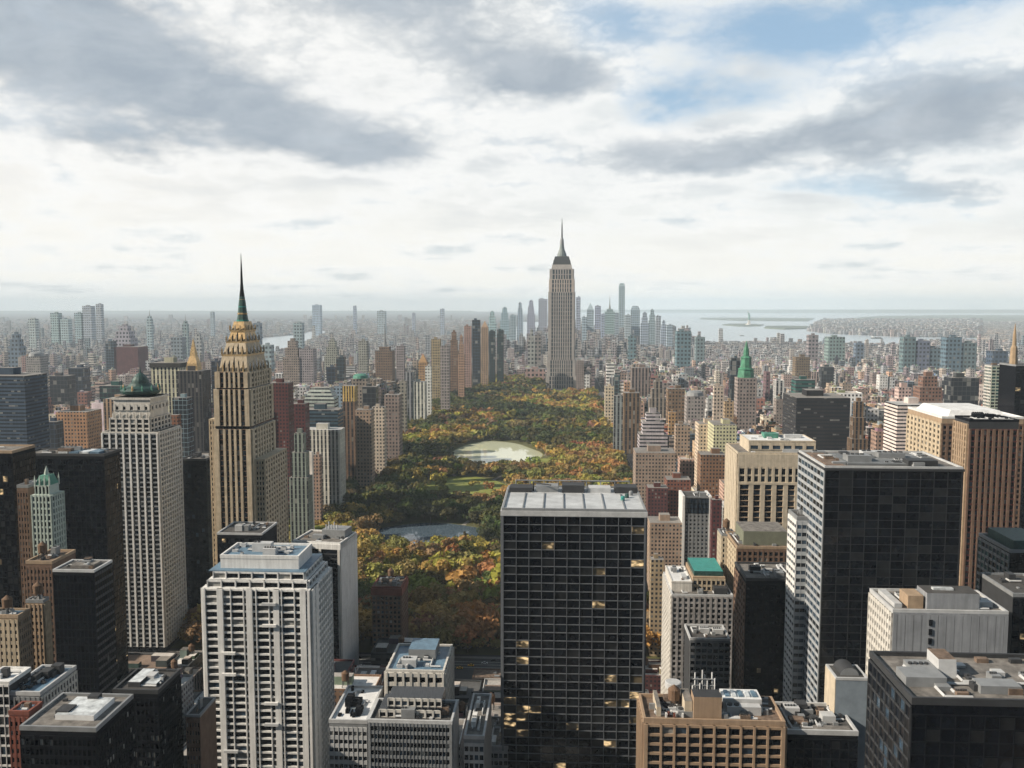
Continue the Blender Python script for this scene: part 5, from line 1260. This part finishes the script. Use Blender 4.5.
def crown_proto(n, sz, seed, tri=False):
    r = np.random.RandomState(seed); nb = 8
    bc = r.normal(size=(nb, 3)) * (.42, .42, .25); bc[:, 2] = np.abs(bc[:, 2]) * .9 + .02; br = r.uniform(.38, .6, nb)
    k = r.randint(0, nb, n); d = r.normal(size=(n, 3)); d /= np.linalg.norm(d, axis=1)[:, None]; d[:, 2] = np.abs(d[:, 2]) * np.where(r.rand(n) < .8, 1, -1)
    p = bc[k] + d * (br[k] * r.uniform(.75, 1.08, n))[:, None]
    nn = d + r.normal(size=(n, 3)) * .45; nn /= np.linalg.norm(nn, axis=1)[:, None]
    a = np.cross(nn, r.normal(size=(n, 3))); a /= np.linalg.norm(a, axis=1)[:, None]; b_ = np.cross(nn, a)
    s1 = (sz * r.uniform(.6, 1.4, n))[:, None]; s2 = (sz * r.uniform(.6, 1.4, n))[:, None]
    V = np.stack([p - a * s1 - b_ * s2 * .6, p + a * s1 - b_ * s2, p + a * s1 * .7 + b_ * s2, p - a * s1 + b_ * s2 * .8], 1)
    return V.reshape(-1, 3).astype(np.float32)
def canopy_noise(s_, t_): return .5 + .25 * sin(s_ * .013 + 1.7 * sin(t_ * .006)) + .25 * sin(t_ * .017 + 2.1 * sin(s_ * .011 + 1))
TC = {'dark green': (.055, .068, .028), 'olive': (.15, .135, .045), 'green': (.09, .10, .036), 'gold': (.36, .265, .085), 'orange': (.32, .20, .075), 'rust brown': (.21, .145, .07), 'yellow-green': (.27, .255, .06)}
def treecol(s_, t_):
    n = canopy_noise(s_, t_) + rnd.uniform(-.2, .2); u = rnd.random()
    if t_ < 905:  # near grove: autumn colours, with extra gold in place of missing sunlight
        if t_ < 720: return 'orange' if u < .5 else 'rust brown' if u < .7 else 'gold'
        if t_ > 840: return 'gold' if u < .35 else 'yellow-green' if u < .6 else 'orange' if u < .8 else 'olive'
        if n > .55: return 'orange' if u < .35 else 'gold' if u < .85 else 'rust brown'
        return 'yellow-green' if u < .4 else 'gold' if u < .8 else 'orange' if u < .93 else 'olive'
    shade = (s_ < -230) * .25  # shade on the park's left put into darker tree colours
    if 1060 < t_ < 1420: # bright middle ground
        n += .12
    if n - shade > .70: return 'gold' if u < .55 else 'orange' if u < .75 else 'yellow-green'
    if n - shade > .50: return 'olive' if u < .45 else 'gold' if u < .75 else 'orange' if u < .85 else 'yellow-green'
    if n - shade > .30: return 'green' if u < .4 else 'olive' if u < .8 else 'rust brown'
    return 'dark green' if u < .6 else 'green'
TREES = []
def inell(x, y, c, f=1.0): return ((x - c[0]) / (c[2] * f)) ** 2 + ((y - c[1]) / (c[3] * f)) ** 2 < 1
t_ = PT0 + 6
while t_ < PT1 - 5:
    sp = 12.0 if t_ < 1500 else 13.0
    s_ = PS0 + 5
    while s_ < PS1 - 3:
        a, b_ = s_ + rnd.uniform(-4, 4), t_ + rnd.uniform(-4, 4); s_ += sp
        if a > -55 and b_ > 2570: continue
        x, y = st(a, b_)
        if inell(x, y, PD1, 1.1) or inell(x, y, PD2, 1.08): continue
        if any(inell(x, y, q) for q in LAWNS) and rnd.random() < .97: continue
        if rnd.random() < .05: continue
        if hits(x, y, 5): continue
        px, py = proj(x, y, 8)
        if px < -20: continue
        sz = rnd.choice([6.0, 7.5, 9.5, 12]) * rnd.uniform(.85, 1.15) * (1.1 if y < 900 else 1); near_pond = inell(x, y, (PD1[0], PD1[1] - 60, PD1[2] * 1.1, PD1[3])) or inell(x, y, (PD2[0], PD2[1] - 40, PD2[2], PD2[3]))
        if near_pond: sz *= .7
        TREES.append((x, y, sz, rnd.uniform(.8, 1.15), treecol(a, b_), px, py, b_))
    t_ += sp * .93
SQ = gp(880, 428); FOOTSQ = (SQ.x, SQ.y)
sheet('square_lawn', [[(SQ.x - 30, SQ.y - 45), (SQ.x + 30, SQ.y - 45), (SQ.x + 30, SQ.y + 45), (SQ.x - 30, SQ.y + 45)]], .7, LW)
for i in range(16):
    x, y = SQ.x - 22 + 14.5 * (i % 4) + rnd.uniform(-3, 3), SQ.y - 33 + 22 * (i // 4) + rnd.uniform(-4, 4); px, py = proj(x, y, 8)
    TREES.append((x, y, rnd.uniform(5, 8), 1.0, 'olive' if i % 3 else 'green', px, py, -1))
def tscore(t):
    x, y, sz, hs, c, px, py, tt = t
    if tt < 0: return 1
    if px < 0 or px > 1024: return 0
    for (a, b_, y0, yb, d) in PROTECT:
        if d < y and a < px < b_ and py > y0: return 0
    return sz * sz / y ** 2
torder = sorted(range(len(TREES)), key=lambda i: -tscore(TREES[i])); TSOLO = set(torder[:290])
hi = [crown_proto(620, .085, 40 + i) for i in range(7)]
def crown_mesh(V):
    me = bpy.data.meshes.new('crown'); n = len(V) // 4
    me.from_pydata(V.tolist(), [], [tuple(range(i * 4, i * 4 + 4)) for i in range(n)]); me.materials.append(LEAF_O); return me
himesh = [crown_mesh(V) for V in hi]
def trunk_mesh(seed):
    k = random.Random(seed); g = MB(); g.lathe([(.055, -1.0), (.04, -.45), (.03, -.05)], 7, 0, 0, BARK)
    for i in range(5):
        a = i * 1.26 + k.uniform(0, .6); g.bar((0, 0, -.5 + i * .07), (.42 * cos(a), .42 * sin(a), .12 + .1 * (i % 3)), .014, BARK)
    return g.mesh('trunk')
trunks = [trunk_mesh(i) for i in range(3)]
def band(t):
    x, y, sz, hs, c, px, py, tt = t
    if tt < 0: return 'in the small city square at the right', 'trees of the small city square'
    if y < 760: return 'at the near edge of the park', 'near park edge trees'
    if y < 900: return 'in the grove between the near park edge and the dark pond', 'grove trees before the dark pond'
    if y < 1070: return 'on the banks of the dark pond', 'dark pond bank trees'
    return 'in the woods beyond the dark pond', 'woods beyond the dark pond'
parts_np = {'mid': [], 'far': []}
mids = [crown_proto(150, .16, 70 + i) for i in range(6)]; fars = [crown_proto(46, .26, 90 + i) for i in range(6)]
for i, t in enumerate(TREES):
    x, y, sz, hs, c, px, py, tt = t; base = TC[c]; k = random.Random(i); col = tuple(v * k.uniform(.8, 1.25) for v in base)
    if i in TSOLO:
        root = bpy.data.objects.new('tree', None); COL.objects.link(root); root.location = (x, y, 0)
        bnd, gr = band(t); tag(root, f'{c} autumn tree {bnd}' if c not in ('green', 'dark green', 'olive') else f'{c} leafy tree {bnd}', 'tree', f'{c} {gr}')
        z = sz * .95
        o = child('crown', himesh[i % 7], root, (0, 0, z), k.uniform(0, 6)); o.scale = (sz, sz, sz * hs); o.color = (*col, 1)
        o = child('trunk', trunks[i % 3], root, (0, 0, z), k.uniform(0, 6)); o.scale = (sz, sz, z)
    else:
        lod = 'mid' if y < 1700 else 'far'; P_ = (mids if lod == 'mid' else fars)[i % 6]; a = k.uniform(0, 6)
        ca, sa = cos(a), sin(a); Q = P_ * (sz, sz, sz * hs)
        X = Q[:, 0] * ca - Q[:, 1] * sa + x; Y = Q[:, 0] * sa + Q[:, 1] * ca + y; Z = Q[:, 2] + sz * .95
        parts_np[lod].append((np.stack([X, Y, Z], 1), col, i))
for lod, lst in parts_np.items():
    V = np.concatenate([a for a, _, _ in lst]); n = len(V) // 4
    Cc = np.concatenate([np.tile(np.array(c, np.float32), (len(a) // 4, 1)) for a, c, _ in lst])
    o = bpy.data.objects.new('woodland', geo_mesh('woodland', V, np.arange(n * 4).reshape(-1, 4), Cc, None, LEAF_M)); COL.objects.link(o)
    tag(o, 'massed green and golden treetops filling the ' + ('middle of the park around the pale pond' if lod == 'mid' else 'far end of the park'), 'woodland', None, 'stuff')
# trees in the small square at the right
print('trees', len(TREES))
def car_proto(nm, label, cat, col):
    cm = mat('paint_' + nm, col, .3, .1); root = bpy.data.objects.new(nm, None); COL.objects.link(root)
    g = MB(); g.prism([(-.92, -2.2), (.92, -2.2), (.92, 2.2), (-.92, 2.2)], .32, .88, cm, None, [(-.86, -2.3), (.86, -2.3), (.86, 2.15), (-.86, 2.15)]); g.build('body', root)
    g = MB(); g.fru((-.84, .84, -1.5, 1.1), (-.64, .64, -.95, .55), .88, 1.42, G_DARK, cm); g.build('cabin', root)
    for x in (-.86, .86):
        for y in (-1.4, 1.4):
            g = MB(); g.lathe([(.33, -.1), (.33, .1)], 12, 0, 0, BLACK); o = g.build('wheel', root, (x, y, .33)); o.rotation_euler = (0, pi / 2, 0)
    root['label0'] = label; root['cat0'] = cat; return root
protos = [car_proto('taxi', 'yellow taxi on the street along the near edge of the park', 'taxi', (.75, .42, .03)), car_proto('parked_car', 'white car on the street along the near edge of the park', 'car', (.7, .7, .7)),
          car_proto('black_car', 'black car on the street along the near edge of the park', 'car', (.02, .02, .022))]
used = set(); k = random.Random(9)
for i in range(30):
    p_ = protos[[0, 0, 1, 2, 1, 0][i % 6]]
    if p_.name in used:
        kids = list(p_.children); r_ = p_.copy(); COL.objects.link(r_)
        for ch in kids: c_ = ch.copy(); COL.objects.link(c_); c_.parent = r_
    else: r_ = p_; used.add(p_.name)
    lane = i % 4; x, y = st(-175 + i * 8.6 + k.uniform(-2, 2), 614.5 + lane * 5); r_.location = (x, y, .32); r_.rotation_euler = (0, 0, -YAW + (pi / 2 if lane < 2 else -pi / 2))
    tag(r_, p_['label0'], p_['cat0'], {'taxi': 'yellow taxis by the park', 'whit': 'white cars by the park', 'blac': 'black cars by the park'}['taxi' if p_['cat0'] == 'taxi' else p_['label0'][:4]])
for o_ in list(COL.objects):
    for kk in ('label0', 'cat0'):
        if kk in o_: del o_[kk]
# ------------------------------------------------------------------ labels that single each building out
def zone_of(px, y):
    z = [(105, 'left of the domed tower'), (215, 'near the domed tower'), (290, 'behind the gold-crowned tower'), (430, "on the park's left side"),
         (545, "at the park's far end"), (604, 'beside the tallest tower'), (660, "on the park's right edge"), (740, 'left of the cream block'), (800, 'around the green-spired tower'), (905, 'above the black glass tower'), (1100, 'at the far right')]
    for a, n in z:
        if px < a: return n
    return z[-1][1]
ORD = ['leftmost', 'second', 'third', 'fourth', 'fifth', 'sixth', 'seventh', 'eighth', 'ninth', 'tenth', 'eleventh', 'twelfth', 'thirteenth', 'fourteenth', 'fifteenth', 'sixteenth']
by = {}
for ob, hint, px, zn, y in LABELQ:
    dist = ''
    if zn is None:
        zn = zone_of(px, y)
    by.setdefault((hint, zn), []).append((px, ob))
for (hint, zn), lst in by.items():
    lst.sort(key=lambda q: q[0])
    for i, (px, ob) in enumerate(lst):
        if len(lst) == 1: ob['label'] = f'{hint} {zn}'
        else:
            ob['label'] = (f'{hint} {zn}, leftmost of {len(lst)}' if i == 0 else f'{hint} {zn}, {ORD[min(i, 15)]} from left')
            ob['group'] = f'{hint}s {zn}'
# ------------------------------------------------------------------ the air
m = bpy.data.materials.new('haze'); m.use_nodes = True; t = NT(m.node_tree); t.n.clear()
o = t.add('ShaderNodeOutputMaterial'); v = t.add('ShaderNodeVolumePrincipled')
v.inputs['Color'].default_value = (*HAZE_C, 1); v.inputs['Density'].default_value = HAZE_D; v.inputs['Anisotropy'].default_value = 0.0
t.l.new(v.outputs[0], o.inputs['Volume'])
g = MB(); g.box(-43000, 43000, -43000, 43000, -3, 560, WHITE); me = g.mesh('haze'); me.materials.clear(); me.materials.append(m)
hz_o = bpy.data.objects.new('haze', me); COL.objects.link(hz_o); tag(hz_o, 'pale blue haze lying over the whole city', 'haze', None, 'stuff')
